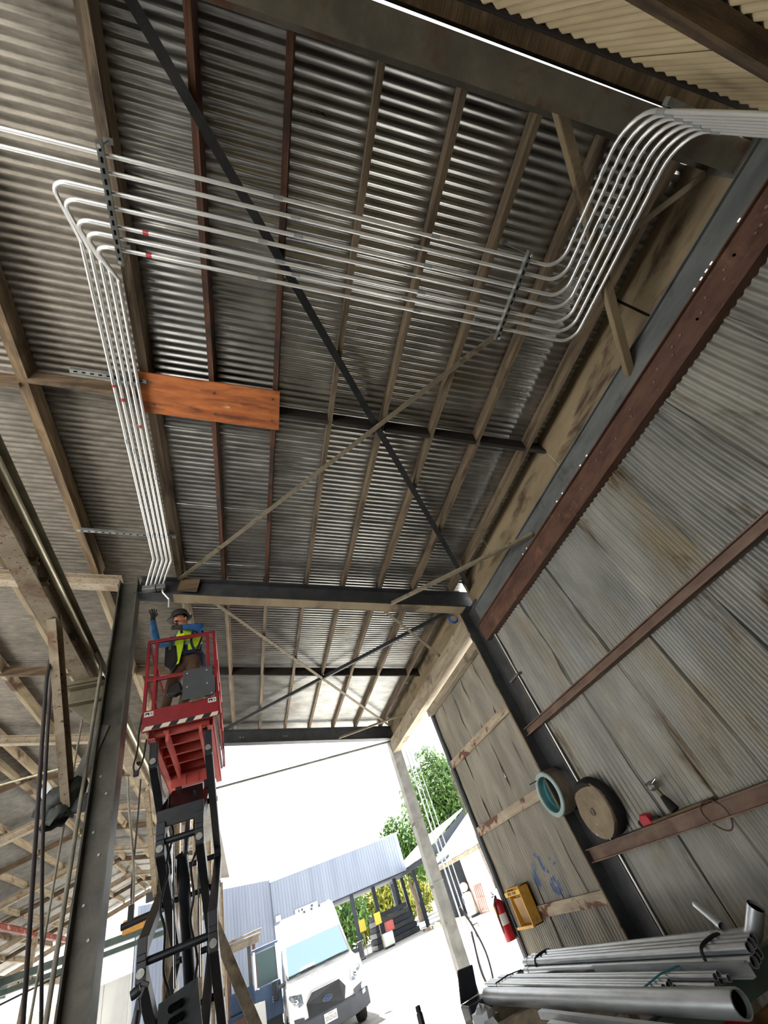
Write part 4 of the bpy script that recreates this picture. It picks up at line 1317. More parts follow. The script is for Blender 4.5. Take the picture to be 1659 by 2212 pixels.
# ================================================================== THINGS ON THE RIGHT WALL
# ring hanging on the column
rg = thing('pipe_ring', 'round steel ring with teal inside hanging at the column', 'ring', (3.8, 5.6, 1.8))
mb = MB()
N_ = 40
prof = [(.245, -.10), (.245, .10), (.205, .10), (.205, -.10), (.245, -.10)]
obj('outer_band', MB().lathe([(.245, -.085), (.252, -.08), (.252, .095), (.245, .10)], (3.80, 5.60, 2.03), (1, 0, 0), N_), 'ring_brown', rg, 50)
obj('front_lip', MB().lathe([(.198, -.10), (.243, -.10), (.25, -.09), (.248, -.075), (.198, -.075), (.198, -.10)], (3.80, 5.60, 2.03), (1, 0, 0), N_), 'ring_lip', rg, 40)
obj('lining', MB().lathe([(.200, -.095), (.200, .0), (.190, .01), (.190, .10)], (3.80, 5.60, 2.03), (1, 0, 0), N_), 'teal_paint', rg, 40)
obj('hook_bar', MB().bar((3.60, 5.75, 2.21), (3.98, 5.66, 2.24), .025, .012), 'steel_dark', rg)
# concrete filled tyre on the girt
tw = thing('concrete_wheel', 'round tyre filled with cracked concrete leaning on the shelf girt', 'tyre', (3.86, 5.02, 1.42))
ax = (1, 0, .12)
cw = V((3.86, 5.02, 1.715))
obj('tyre', MB().lathe([(.20, -.07), (.275, -.075), (.295, -.04), (.295, .05), (.275, .08), (.18, .08)], cw, ax, 36), 'rubber', tw, 50)
dn = MB()
rnd = random.Random(11)
ring = []
for q in range(28):
    a_ = 2 * math.pi * q / 28
    rr_ = .285 * (1 - .14 * max(0, math.sin(a_ + .4)) * rnd.uniform(.3, 1) - .03 * rnd.random())
    ring.append((0, rr_ * math.cos(a_), rr_ * math.sin(a_)))
pts_f = [cw + V((-.10 + .012 * p[2], p[1], p[2])) for p in ring]
dn.prism(pts_f, (.07, 0, .008))
obj('concrete_fill', dn, 'concrete_disc', tw, bevel=.008)
obj('hub_hollow', MB().lathe([(0, 0), (.035, .0), (.04, .012), (.02, .012)], cw + V((-.10, .02, -.02)), (-1, 0, 0), 14), 'ring_brown', tw, 50)
# angle grinder and red tool on the shelf
gr = thing('angle_grinder', 'bare metal angle grinder standing upright on the shelf girt', 'grinder', (3.9, 4.08, 1.44))
obj('motor_body', MB().tube([(3.9, 4.06, 1.45), (3.9, 4.08, 1.52), (3.9, 4.10, 1.58)], [.05, .04, .025], 14), 'rubber', gr, 50)
obj('neck', MB().tube([(3.9, 4.09, 1.55), (3.9, 4.12, 1.66)], .022, 12), 'steel_olive', gr, 50)
obj('gear_head', MB().lathe([(0, -.05), (.035, -.05), (.045, -.02), (.042, .03), (.02, .05), (0, .05)], (3.9, 4.13, 1.68), (0, 1, .1), 14), 'pin_metal', gr, 50)
obj('side_handle', MB().tube([(3.88, 4.10, 1.70), (3.83, 3.96, 1.72)], .014, 10), 'chrome', gr, 50)
obj('spindle', MB().tube([(3.9, 4.18, 1.69), (3.9, 4.20, 1.69)], .03, 10), 'pin_metal', gr, 50)
rt = thing('red_tool', 'small red and black plastic tool lying on the shelf girt', 'tool', (3.9, 4.45, 1.42))
obj('case', MB().prism([(3.86, 4.40, 1.42), (3.86, 4.54, 1.42), (3.86, 4.55, 1.48), (3.86, 4.50, 1.52), (3.86, 4.42, 1.50)], (.08, 0, 0)), 'extinguisher_red', rt, bevel=.01)
obj('grip', MB().tube([(3.9, 4.40, 1.45), (3.9, 4.30, 1.44)], .022, 10), 'rubber', rt, 50)
obj('nose', MB().tube([(3.9, 4.54, 1.46), (3.9, 4.60, 1.45)], .028, 10), 'rubber', rt, 50)
# wire hoop hanging over the girt
hp = []
for q in range(25):
    a_ = 2 * math.pi * q / 24
    hp.append((3.855 - .02 * math.cos(a_), 3.62 + .12 * math.sin(a_) * (1 + .2 * math.cos(a_)), 1.325 + .115 * math.cos(a_)))
tag(obj('wire_hoop', MB().tube(hp, .006, 8), 'steel_rust', None, 70), 'rusty wire hoop looped over the shelf girt', 'wire')
# blue wire coil under the beam end
bc = thing('wire_coil', 'coil of blue wire hanging under the dark beam end', 'wire', (3.72, 5.72, 4.7))
for q in range(3):
    cp_ = [(3.72 + (.07 + .008 * q) * math.cos(2 * math.pi * k_ / 20), 5.78 + .01 * q, 4.80 + (.065 + .008 * q) * math.sin(2 * math.pi * k_ / 20)) for k_ in range(20)]
    obj('loop', MB().tube(cp_, .007, 8, closed=True), 'blue_wire', bc, 70)
# fire extinguisher at the jamb
fx = thing('fire_extinguisher', 'red fire extinguisher hanging at the edge of the opening', 'extinguisher', (3.87, 8.72, .74))
ec_ = (3.87, 8.70, .74)
obj('cylinder', MB().lathe([(0, 0), (.082, 0), (.088, .01), (.088, .42), (.08, .455), (.05, .485), (.028, .50), (0, .50)], ec_, (0, 0, 1), 24), 'extinguisher_red', fx, 50)
lb = MB()
for q in range(6):
    a0 = math.radians(195 + q * 17)
    a1 = math.radians(195 + (q + 1) * 17)
    r_ = .0895
    lb.add([(ec_[0] + r_ * math.cos(a0), ec_[1] + r_ * math.sin(a0), .93), (ec_[0] + r_ * math.cos(a1), ec_[1] + r_ * math.sin(a1), .93), (ec_[0] + r_ * math.cos(a1), ec_[1] + r_ * math.sin(a1), 1.06), (ec_[0] + r_ * math.cos(a0), ec_[1] + r_ * math.sin(a0), 1.06)], [(0, 1, 2, 3)])
lo_ = obj('label_sheet', lb, 'sticker_white', fx, 60)
for q in range(4):
    a0, a1 = math.radians(205), math.radians(240)
    r_ = .0902
    zz = .95 + .027 * q
    obj('printed_line', MB().add([(ec_[0] + r_ * math.cos(a0), ec_[1] + r_ * math.sin(a0), zz), (ec_[0] + r_ * math.cos(a1), ec_[1] + r_ * math.sin(a1), zz), (ec_[0] + r_ * math.cos(a1), ec_[1] + r_ * math.sin(a1), zz + .012), (ec_[0] + r_ * math.cos(a0), ec_[1] + r_ * math.sin(a0), zz + .012)], [(0, 1, 2, 3)]), 'van_grey', lo_)
ys_ = MB()
for q in range(3):
    a0, a1 = math.radians(150 + q * 14), math.radians(150 + (q + 1) * 14)
    r_ = .0893
    ys_.add([(ec_[0] + r_ * math.cos(a0), ec_[1] + r_ * math.sin(a0), 1.06), (ec_[0] + r_ * math.cos(a1), ec_[1] + r_ * math.sin(a1), 1.06), (ec_[0] + r_ * math.cos(a1), ec_[1] + r_ * math.sin(a1), 1.17), (ec_[0] + r_ * math.cos(a0), ec_[1] + r_ * math.sin(a0), 1.17)], [(0, 1, 2, 3)])
obj('yellow_sticker', ys_, 'sign_yellow', fx, 60)
obj('valve', MB().lathe([(0, 0), (.022, 0), (.022, .05), (0, .05)], (3.87, 8.70, 1.235), (0, 0, 1), 12), 'pin_metal', fx, 50)
obj('lever', MB().bar((3.87, 8.74, 1.30), (3.80, 8.64, 1.34), .02, .012), 'pin_metal', fx)
obj('lever', MB().bar((3.87, 8.74, 1.29), (3.79, 8.65, 1.28), .02, .012), 'chrome', fx)
obj('hose', MB().tube(curve([(3.87, 8.68, 1.27), (3.80, 8.64, 1.22), (3.785, 8.66, 1.05), (3.79, 8.68, .85)]), .011, 8), 'rubber', fx, 70)
# yellow plastic bin
yb = thing('yellow_bin', 'dirty yellow plastic crate fixed to the partition wall', 'crate', (3.9, 8.0, .86))
X0, X1, YA, YB, ZA, ZB = 3.80, 3.96, 7.62, 8.16, .86, 1.31
obj('back', MB().box((X1 - .01, YA, ZA), (X1, YB, ZB)), 'bin_yellow', yb)
obj('side', MB().box((X0, YA, ZA), (X1, YA + .012, ZB)), 'bin_yellow', yb)
obj('side', MB().box((X0 + .05, YB - .012, ZA), (X1, YB, ZB)), 'bin_yellow', yb)
obj('bottom', MB().box((X0, YA, ZA), (X1, YB, ZA + .012)), 'bin_yellow', yb)
obj('top', MB().box((X0 + .03, YA, ZB - .012), (X1, YB, ZB)), 'bin_yellow', yb)
lp = obj('label_bar', MB().box((X0 - .01, YA + .02, ZB - .085), (X0 + .002, YB + .0, ZB - .03)), 'sign_yellow', yb, bevel=.004)
for q in range(2):
    obj('embossed_mark', MB().box((X0 - .012, YA + .14 + q * .16, ZB - .075), (X0 - .01, YA + .27 + q * .16, ZB - .04)), 'plywood_brown', lp)
obj('lip', MB().bar((X0 - .005, YA, ZA + .01), (X0 - .005, YB, ZA + .01), .03, .03), 'bin_yellow', yb)
obj('rim', MB().bar((X0, YA + .006, ZA), (X0, YA + .006, ZB), .03, .02, (0, 1, 0)), 'bin_yellow', yb)
obj('liner', MB().prism([(X1 - .02, YA + .10, ZA + .03), (X1 - .02, YB - .03, ZA + .03), (X1 - .06, YB - .05, ZB - .13), (X1 - .06, YA + .1, ZB - .13)], (-.02, 0, 0)), 'cardboard', yb)
# wires on the jamb
for q, (dy, r_) in enumerate(((.10, .006), (.16, .008), (.22, .006), (.27, .005))):
    cable('jamb_wire', curve([(4.0, 8.66 + dy, 3.2), (4.0, 8.68 + dy, 2.4), (3.99, 8.66 + dy * .7, 1.6), (3.98, 8.66 + dy * .5, 1.35)]), r_, 'hose_grey',
          ['thin wire on the jamb nearest the partition edge', 'thicker pale wire on the jamb, second from the partition', 'third wire beside the jamb above the extinguisher', 'outermost loose wire above the extinguisher'][q], 'wire', 'wires down the jamb')
# pipes and hose at the far post
for q, (xx, yy, za, zb, r_) in enumerate(((4.18, 11.45, .0, 4.4, .02), (4.30, 11.5, .0, 4.4, .014), (4.38, 11.42, .0, 4.4, .012))):
    cable('post_pipe', [(xx, yy, zb), (xx, yy, (za + zb) / 2), (xx, yy, za)], r_, 'conduit_dull', ['thick pipe clipped close beside the far post', 'middle thin pipe beside the far post', 'outer thin pipe beside the far post'][q], 'pipe', 'pipes beside the far post')
cable('water_hose', curve([(4.22, 11.40, 1.25), (4.34, 11.38, .95), (4.44, 11.38, .50), (4.40, 11.38, .12), (4.30, 11.38, .024), (4.22, 11.38, .3), (4.30, 11.4, .85)]), .022, 'cable_dark', 'dark hose looped at the foot of the far post', 'hose')
tp_ = thing('water_tap', 'small tap standing out from the pipe by the far post', 'tap', (4.42, 11.38, .9))
obj('body', MB().tube([(4.38, 11.42, .92), (4.47, 11.36, .92), (4.47, 11.36, .86)], .016, 8), 'pin_metal', tp_, 60)
obj('handle', MB().bar((4.44, 11.36, .97), (4.50, 11.36, .97), .012, .012), 'pin_metal', tp_)

# ================================================================== CONDUIT RACK (lower right)
rk = thing('conduit_rack', 'low timber and steel rack holding the loose conduits', 'rack', (2.6, 4.5, 0))
obj('end_rail', MB().channel((1.95, 3.42, .66), (3.62, 3.22, .66), .14, .07, .012, (0, 0, 1), -1), 'steel_green', rk)
for q, (yy, x0, x1) in enumerate(((5.75, 1.95, 2.95), (5.05, 1.9, 3.2), (4.35, 1.9, 3.2))):
    obj('cross_timber', MB().bar((x0, yy + .12, .665), (x1, yy - .12, .665), .10, .12), 'wood_grey', rk, bevel=.006)
    for xx in (x0 + .15, x1 - .15):
        obj('leg', MB().bar((xx, yy, 0), (xx, yy, .61), .09, .09, (0, 1, 0)), 'wood_grey', rk)
for q, xx in enumerate((2.05, 2.45, 2.85)):
    obj('bearer', MB().bar((xx, 3.35, .55), (xx - .05, 5.95, .55), .09, .09), 'wood_grey', rk)
for xx in (2.15, 3.4):
    obj('leg', MB().bar((xx, 3.36, 0), (xx, 3.36, .60), .08, .08, (0, 1, 0)), 'steel_green', rk)
obj('red_beam', MB().bar((2.0, 3.7, .52), (2.9, 3.45, .56), .08, .1), 'extinguisher_red', rk)
# loose conduits
def loose(p0, p1, ro, label, group=None, name='loose_conduit', coupling=False):
    t = obj(name, MB().pipe(p0, p1, ro, ro * .86, 16), 'conduit_dull', None, 60)
    tag(t, label, 'conduit', group)
    p0, p1 = V(p0), V(p1)
    d_ = (p1 - p0).normalized()
    obj('bore', MB().lathe([(0, 0), (ro * .86, 0), (ro * .86, .002), (0, .002)], p0 + d_ * .03, d_, 14), 'hole_black', t)
    if coupling:
        obj('coupling', MB().pipe(p1 - d_ * .09, p1 + d_ * .01, ro * 1.1, ro, 16), 'conduit_dull', t, 60)
    return t


loose((2.25, 2.72, .795), (2.14, 5.82, .795), .057, 'single fat conduit lying foremost on the rack', None, 'large_conduit')
# bundle of slim conduits
bl_n = 0
pos = [(0, 0), (1, 0), (2, 0), (3, 0), (0.5, 1), (1.5, 1), (2.5, 1)]
for grp, (xo, y0_, y1_) in enumerate(((2.40, 3.50, 6.48), (2.545, 3.20, 6.42))):
    for q, (cx_, cz_) in enumerate(pos if grp == 0 else pos[:6]):
        xx = xo + cx_ * .037 * (1 if grp == 0 else .9)
        zz = .746 + cz_ * .033
        yj = random.uniform(-.03, .03)
        nth = ['foremost', 'second', 'third', 'rearmost'][int(cx_)]
        loose((xx + .01, y0_ + yj, zz), (xx - .01, y1_ + yj, zz), .0175,
              '%s slim conduit in the %s row of the %s tied bundle on the rack' % (nth, 'upper' if cz_ else 'lower', 'set-back' if grp == 0 else 'projecting'),
              'slim conduits, set-back bundle' if grp == 0 else 'slim conduits, projecting bundle')
for q, yy in enumerate((3.62, 6.1)):
    pts_ = [(2.372, yy, .735), (2.372, yy, .80), (2.53, yy, .806), (2.70, yy, .79), (2.70, yy, .735)]
    tag(obj('cable_tie', MB().tube(pts_, .006, 6), 'blue_tie' if q == 0 else 'black'), ['pale blue tie round the slim conduits near their open ends', 'black tie round the slim conduits at the far end'][q], 'tie')
# bundle of thicker conduits
for q, (dx_, dz_) in enumerate(((0, 0), (.062, 0), (.124, 0), (.031, .052), (.093, .052), (.155, .052))):
    loose((2.80 + dx_, 3.08 + .03 * (q % 3), .764 + dz_), (2.76 + dx_, 6.12 + .02 * (q % 2), .764 + dz_), .029, '%s medium conduit in the %s row of the black-strapped bundle' % (['foremost', 'middle', 'rearmost'][q % 3], 'lower' if q < 3 else 'upper'), 'strapped medium conduits', coupling=True)
for q, yy in enumerate((3.42, 5.85)):
    pts_ = [(2.765, yy, .735), (2.76, yy, .80), (2.80, yy, .848), (2.97, yy, .848), (2.985, yy, .79), (2.96, yy, .735)]
    tag(obj('strap', MB().tube(curve(pts_, 4), .011, 6), 'black', None, 70), ['black strap round the medium conduits at their near end', 'black strap round the medium conduits at their far end'][q], 'strap')
loose((3.02, 3.45, .83), (2.94, 5.85, .83), .027, 'lone conduit lying behind the strapped bundle', None, 'single_conduit')
tr_ = thing('cable_tray', 'flat galvanised channel lying under the strapped conduits', 'channel', (2.7, 3.8, .74))
obj('channel', MB().channel((2.715, 3.04, .765), (2.71, 4.7, .765), .07, .03, .004, (0, 0, 1), -1), 'conduit_dull', tr_)
# big elbow and stub
el = tag(obj('conduit_elbow', MB().tube(poly_round([(2.99, 3.50, .81), (3.04, 3.22, .805), (3.075, 3.08, .93)], .09, 10), .046, 18, caps=False), 'conduit_dull', None, 70), 'large bent conduit elbow turned upwards at the rack end', 'elbow')
obj('bore', MB().lathe([(0, 0), (.043, 0), (.043, .002), (0, .002)], (3.070, 3.095, .915), (.16, -.66, .59), 16), 'hole_black', el)
loose((3.10, 3.60, .98), (3.02, 3.40, .87), .026, 'short conduit stub pointing up behind the elbow', None, 'conduit_stub')
for q, (x0, x1) in enumerate(((1.98, 1.82), (1.86, 1.74))):
    ch_ = tag(obj('strut_length', MB().channel((x0 + .05, 3.05, .755), (x0 + .06, 4.6 - .35 * q, .755), .041, .041, .003, (0, 0, 1), 1), 'conduit_dull'), ['foremost loose strut channel at the rack front', 'second loose strut channel at the rack front'][1 - q], 'channel', 'loose strut channels')
# plywood cabinet below the rail
cb = thing('plywood_cabinet', 'brown plywood cabinet under the rack rail in the corner', 'cabinet', (3.1, 2.8, 0))
obj('side_panel', MB().box((2.62, 2.3, 0), (2.65, 3.28, .56)), 'plywood_brown', cb)
obj('back_panel', MB().box((2.65, 3.25, 0), (3.7, 3.28, .56)), 'plywood_brown', cb)
obj('side_panel', MB().box((3.67, 2.3, 0), (3.7, 3.25, .56)), 'plywood_brown', cb)
obj('shelf', MB().box((2.65, 2.3, .28), (3.67, 3.25, .30)), 'plywood_brown', cb)
obj('stile', MB().box((2.60, 2.95, 0), (2.62, 3.05, .56)), 'wood_old', cb)
obj('stile', MB().box((2.60, 2.5, 0), (2.62, 2.6, .56)), 'wood_old', cb)
# boxes, bag and oddments at the rack's far end
bx_ = thing('black_case', 'open black case standing at the far end of the rack', 'case', (2.05, 6.0, .72))
obj('lid', MB().prism([(1.93, 6.05, .80), (2.16, 6.1, .80), (2.20, 6.1, 1.0), (2.0, 6.05, 1.02)], (0, .03, 0)), 'van_black', bx_, bevel=.02)
obj('tray', MB().box((1.92, 5.82, .62), (2.18, 6.06, .80)), 'van_black', bx_, bevel=.015)
ob_ = thing('olive_box', 'olive green metal box beside the black case', 'box', (1.92, 5.5, .5))
obj('body', MB().box((1.84, 5.45, .56), (2.05, 5.75, .73)), 'olive_box', ob_, bevel=.006)
obj('rim', MB().box((1.835, 5.44, .72), (2.055, 5.76, .735)), 'steel_olive', ob_)
tag(obj('carton', MB().box((1.76, 5.5, .55), (1.835, 5.78, .71)).box((1.755, 5.52, .71), (1.84, 5.77, .714)), 'cardboard'), 'small cardboard carton beside the olive box', 'carton')
pb_ = MB()
rnd = random.Random(5)
nu, nv = 12, 7
vs_ = []
for j in range(nv + 1):
    th = math.pi * j / nv
    for i in range(nu):
        ph = 2 * math.pi * i / nu
        r_ = 1 + .22 * rnd.uniform(-1, 1)
        vs_.append((1.80 + .10 * r_ * math.sin(th) * math.cos(ph), 5.15 + .13 * r_ * math.sin(th) * math.sin(ph), .78 + .09 * r_ * math.cos(th)))
pb_.add(vs_, [(j * nu + i, (j + 1) * nu + i, (j + 1) * nu + (i + 1) % nu, j * nu + (i + 1) % nu) for j in range(nv) for i in range(nu)])
tag(obj('plastic_bag', pb_, 'plastic_bag', None, 40), 'crumpled clear plastic bag at the rack corner', 'bag')
for q in range(4):
    loose((1.45 + .055 * q, 5.3, .70 + .004 * q), (1.55 + .06 * q, 7.0 - .1 * q, .70), .02, '%s short pipe lying beyond the carton at the rack foot' % ['leftmost', 'second', 'third', 'rightmost'][q], 'pipes beyond the carton', 'short_pipe')
sb_ = thing('side_bench', 'low steel bench carrying the short pipes beyond the rack', 'bench', (1.6, 6.2, 0))
obj('top_frame', MB().box((1.40, 5.2, .62), (1.72, 7.05, .66)), 'steel_grey', sb_)
for (xx, yy) in ((1.44, 5.3), (1.68, 5.3), (1.44, 6.95), (1.68, 6.95)):
    obj('leg', MB().bar((xx, yy, 0), (xx, yy, .62), .04, .04, (0, 1, 0)), 'steel_grey', sb_)
sp2 = thing('spray_can', 'dark spray can standing on the short pipes', 'can', (1.58, 6.35, .7))
obj('body', MB().lathe([(0, 0), (.033, 0), (.033, .13), (.02, .155), (0, .155)], (1.58, 6.35, .72), (0, 0, 1), 14), 'van_black', sp2, 50)
obj('cap', MB().lathe([(0, 0), (.028, 0), (.026, .035), (0, .04)], (1.58, 6.35, .872), (0, 0, 1), 14), 'black', sp2, 50)
# leaning timber beside the lift and a small statue-like clamp tool
tag(obj('leaning_timber', MB().bar((-.42, 8.0, 2.35), (.54, 8.0, .0), .13, .07, (0, 1, 0)), 'wood_grey', bevel=.006), 'long pale timber leaning beside the lift', 'timber')

st = thing('clamp_stand', 'dark stand with a clamp head beside the lift arms', 'stand', (-.78, 5.0, 0))
obj('pole', MB().tube([(-.79, 5.0, 0.02), (-.79, 5.0, 1.62), (-.775, 5.0, 1.74)], .022, 10), 'van_black', st, 60)
for a_ in (90, 210, 330):
    obj('foot', MB().tube([(-.79, 5.0, .35), (-.79 + .3 * math.cos(math.radians(a_)), 5.0 + .3 * math.sin(math.radians(a_)), .015)], .013, 8), 'van_black', st, 60)
obj('clamp_body', MB().prism([(-.83, 4.99, 1.60), (-.76, 4.99, 1.62), (-.745, 4.99, 1.72), (-.76, 4.99, 1.80), (-.785, 4.99, 1.80), (-.80, 4.99, 1.72)], (0, .03, 0)), 'van_black', st, bevel=.008)
obj('clamp_head', MB().lathe([(0, -.03), (.03, -.03), (.034, 0), (.03, .03), (0, .03)], (-.792, 5.0, 1.835), (1, 0, .3), 14), 'van_black', st, 50)
obj('hammer_jaw', MB().bar((-.765, 5.0, 1.80), (-.735, 5.0, 1.86), .02, .02), 'van_black', st)
obj('jaw_tip', MB().bar((-.755, 5.0, 1.875), (-.705, 5.0, 1.845), .03, .03), 'van_black', st, bevel=.005)
obj('lever', MB().tube([(-.82, 5.0, 1.66), (-.87, 4.99, 1.58)], .012, 8), 'van_black', st, 60)
# ================================================================== VAN
VX, VY = 1.74, 15.2
van = thing('delivery_van', 'white high-roof van parked facing the shed opening', 'van', (VX, VY, 0))
prof = [(.10, .28, .90), (.02, .50, .94), (.0, .66, .95), (.03, .86, .94), (.14, 1.06, .93), (.42, 1.13, .92), (.94, 1.20, .90), (1.0, 1.24, .89), (1.72, 1.86, .835), (1.86, 2.10, .81), (2.12, 2.40, .77), (2.6, 2.50, .75), (5.3, 2.50, .75), (5.42, 2.30, .80), (5.46, .6, .95), (5.4, .30, .95)]
mb = MB()
n_ = len(prof)
vs_ = [(VX - w_, VY + y_, z_) for y_, z_, w_ in prof] + [(VX + w_, VY + y_, z_) for y_, z_, w_ in prof]
fs = [(i, n_ + i, n_ + i + 1, i + 1) for i in range(n_ - 1)] + [(n_ - 1, 2 * n_ - 1, n_, 0)]
# side skins: split into belt strips so that they follow the tumblehome
mb.add(vs_, fs)
for sg, off in ((-1, 0), (1, n_)):
    low = [(.10, .28), (.02, .50), (.0, .66), (.03, .86), (.14, 1.06), (.42, 1.13), (.94, 1.20)]
    o_ = len(mb.v)
    ids = [off + i for i in range(n_)]
    f1 = ids[:7] + [ids[14], ids[15]]
    f2 = ids[6:15]
    mb.f += [f1, f2]
    mb.mi += [0, 0]
obj('body', mb, 'van_white', van, 40, bevel=.03)
def vq(name, pts, ext, mt, par=van, bev=0.0):
    return obj(name, MB().prism([(VX + x_, VY + y_, z_) for x_, y_, z_ in pts], ext), mt, par, bevel=bev)


gl = vq('windshield_surround', [(-.84, .99, 1.265), (.84, .99, 1.265), (.79, 1.70, 1.86), (-.79, 1.70, 1.86)], (0, -.018, .02), 'van_black', van, .01)
vq('windshield', [(-.80, 1.005, 1.295), (.80, 1.005, 1.295), (.745, 1.655, 1.84), (-.745, 1.655, 1.84)], (0, -.028, .03), 'windshield_glass', gl)
vq('dashboard_papers', [(-.5, .985, 1.32), (-.1, .985, 1.33), (-.12, 1.02, 1.36), (-.45, 1.02, 1.355)], (0, -.022, .022), 'sticker_white', gl)
obj('wiper', MB().tube([(VX - .6, VY + .95, 1.27), (VX - .05, VY + 1.0, 1.33)], .012, 6), 'black', gl)
obj('wiper', MB().tube([(VX + .15, VY + .95, 1.27), (VX + .65, VY + 1.0, 1.32)], .012, 6), 'black', gl)
gri = vq('grille', [(-.36, .0, .93), (.30, .0, .93), (.44, .02, .76), (.36, .0, .54), (-.50, .0, .54), (-.52, .02, .78)], (0, -.03, 0), 'van_black', van, .015)
obj('badge_rim', MB().lathe([(.0, 0), (1, 0), (1, .01), (0, .01)], (0, 0, 0), (0, -1, 0), 28), 'chrome', gri).matrix_parent_inverse = Matrix.Identity(4)
bd = bpy.data.objects['badge_rim']
bd.matrix_parent_inverse = Matrix.Identity(4)
bd.location = (VX - .03, VY - .03, .725)
bd.scale = (.125, 1, .055)
b2_ = link('badge_face', MB().lathe([(.0, 0), (1, 0), (1, .014), (0, .014)], (0, 0, 0), (0, -1, 0), 28).mesh('badge_face', 'badge_blue'), gri)
b2_.location = (VX - .03, VY - .03, .725)
b2_.scale = (.113, 1, .046)
tm = text_mesh('Ford', .085, .001)
tm.materials.append(MATS['chrome'])
to_ = link('badge_lettering', tm, gri)
to_.matrix_parent_inverse = Matrix.Identity(4)
to_.location = (VX - .03, VY - .047, .725)
to_.rotation_euler = (math.pi / 2, 0, 0)
for k_, sg in enumerate((-1, 1)):
    hl = vq('headlight', [(sg * .60, .02, .98), (sg * .88, .10, 1.03), (sg * .92, .14, .88), (sg * .80, .05, .76), (sg * .58, .02, .80)], (0, -.02, 0), 'lamp_glass', van, .02)
    obj('bulb', MB().sphere((VX + sg * .74, VY + .03, .88), (.06, .04, .05)), 'chrome', hl, 180)
    ma = thing_part = obj('mirror_arm', MB().bar((VX + sg * .88, VY + 1.05, 1.24), (VX + sg * 1.08, VY + .95, 1.22), .05, .08), 'van_black', van)
    obj('mirror', MB().box((VX + sg * 1.14 - .07, VY + .90, 1.02), (VX + sg * 1.14 + .07, VY + 1.02, 1.36)), 'van_black', ma, bevel=.03)
    obj('side_window', MB().prism([(VX + sg * .885, VY + 1.2, 1.30), (VX + sg * .885, VY + 2.2, 1.30), (VX + sg * .835, VY + 2.2, 1.86), (VX + sg * .835, VY + 1.8, 1.86)], (sg * .012, 0, 0)), 'windshield_glass', van)
    for yy in (.95, 4.5):
        wh = obj('wheel', MB().lathe([(.0, 0), (.24, 0), (.34, .02), (.36, .06), (.36, .2), (.34, .24), (0, .24)], (VX + sg * .83 - .12, VY + yy, .36), (1, 0, 0), 24), 'rubber', van, 50)
bu = obj('bumper', MB().prism([(VX - .95, VY - .01, .56), (VX - .55, VY - .06, .53), (VX + .5, VY - .06, .53), (VX + .96, VY - .01, .60), (VX + .98, VY + .12, .60), (VX - .97, VY + .12, .56)], (0, 0, -.30)), 'van_grey', van, bevel=.02)
vq('bumper_corner', [(.60, -.03, .64), (.96, .05, .74), (.97, .08, .54), (.62, -.04, .52)], (0, -.02, 0), 'van_grey', van, .01)
vq('bumper_corner', [(-.60, -.03, .60), (-.96, .05, .66), (-.97, .08, .50), (-.62, -.04, .50)], (0, -.02, 0), 'van_grey', van, .01)
vq('fog_lamp', [(.80, -.02, .56), (.88, .0, .59), (.88, .0, .52), (.80, -.02, .50)], (0, -.04, 0), 'sticker_white', bu)
pl_ = vq('licence_plate', [(-.17, -.06, .50), (.135, -.06, .50), (.135, -.06, .345), (-.17, -.06, .345)], (0, -.012, 0), 'plate_white', bu, .003)
for body, sz, zz, mt in (('33121U3', .098, .405, 'plate_text'), ('California', .034, .476, 'plate_red')):
    tm = text_mesh(body, sz, .001)
    tm.materials.append(MATS[mt])
    to_ = link('plate_lettering', tm, pl_)
    to_.matrix_parent_inverse = Matrix.Identity(4)
    to_.location = (VX - .018, VY - .074, zz)
    to_.rotation_euler = (math.pi / 2, 0, 0)
    to_.scale = (.72, 1, 1) if sz > .05 else (1, 1, 1)
for xx in (-.45, -.28, -.12, .0):
    vq('hood_vent', [(xx, .70, 1.172), (xx + .1, .70, 1.172), (xx + .1, .74, 1.178), (xx, .74, 1.178)], (0, 0, .008), 'van_grey', van)
for xx in (-.1, .12, .36):
    obj('roof_marker', MB().box((VX + xx, VY + 2.28, 2.43), (VX + xx + .07, VY + 2.36, 2.49)), 'van_grey', van)

# dark utility cab seen past the van
cab = thing('utility_cab', 'dark blue utility cab with white window frame beside the van', 'vehicle', (.35, 17.2, 0))
obj('door_panel', MB().box((.12, 16.4, .75), (.76, 17.85, 1.36)), 'fork_blue', cab, bevel=.03)
for (xx, yy) in ((.15, 16.43), (.73, 16.43), (.15, 17.8), (.73, 17.8)):
    obj('pillar', MB().bar((xx, yy, 1.36), (xx, yy, 2.05), .06, .06, (0, 1, 0)), 'van_white', cab)
obj('roof', MB().box((.1, 16.4, 2.03), (.78, 17.85, 2.1)), 'fork_blue', cab, bevel=.02)
obj('window_pane', MB().box((.2, 16.42, 1.38), (.70, 16.43, 2.0)), 'windshield_glass', cab)
for k_, zz in enumerate((1.02, 1.06, 1.1)):
    obj('marking', MB().box((.52, 16.385, zz), (.66, 16.4, zz + .02)), 'sticker_white', cab)
for (xx, yy) in ((.2, 16.7), (.68, 16.7), (.2, 17.7), (.68, 17.7)):
    obj('wheel', MB().lathe([(0, 0), (.25, 0), (.3, .03), (.3, .15), (.25, .18), (0, .18)], (xx - .09, yy, .3), (1, 0, 0), 18), 'rubber', cab, 50)
obj('frame', MB().box((.15, 16.5, .3), (.73, 17.9, .75)), 'van_black', cab)
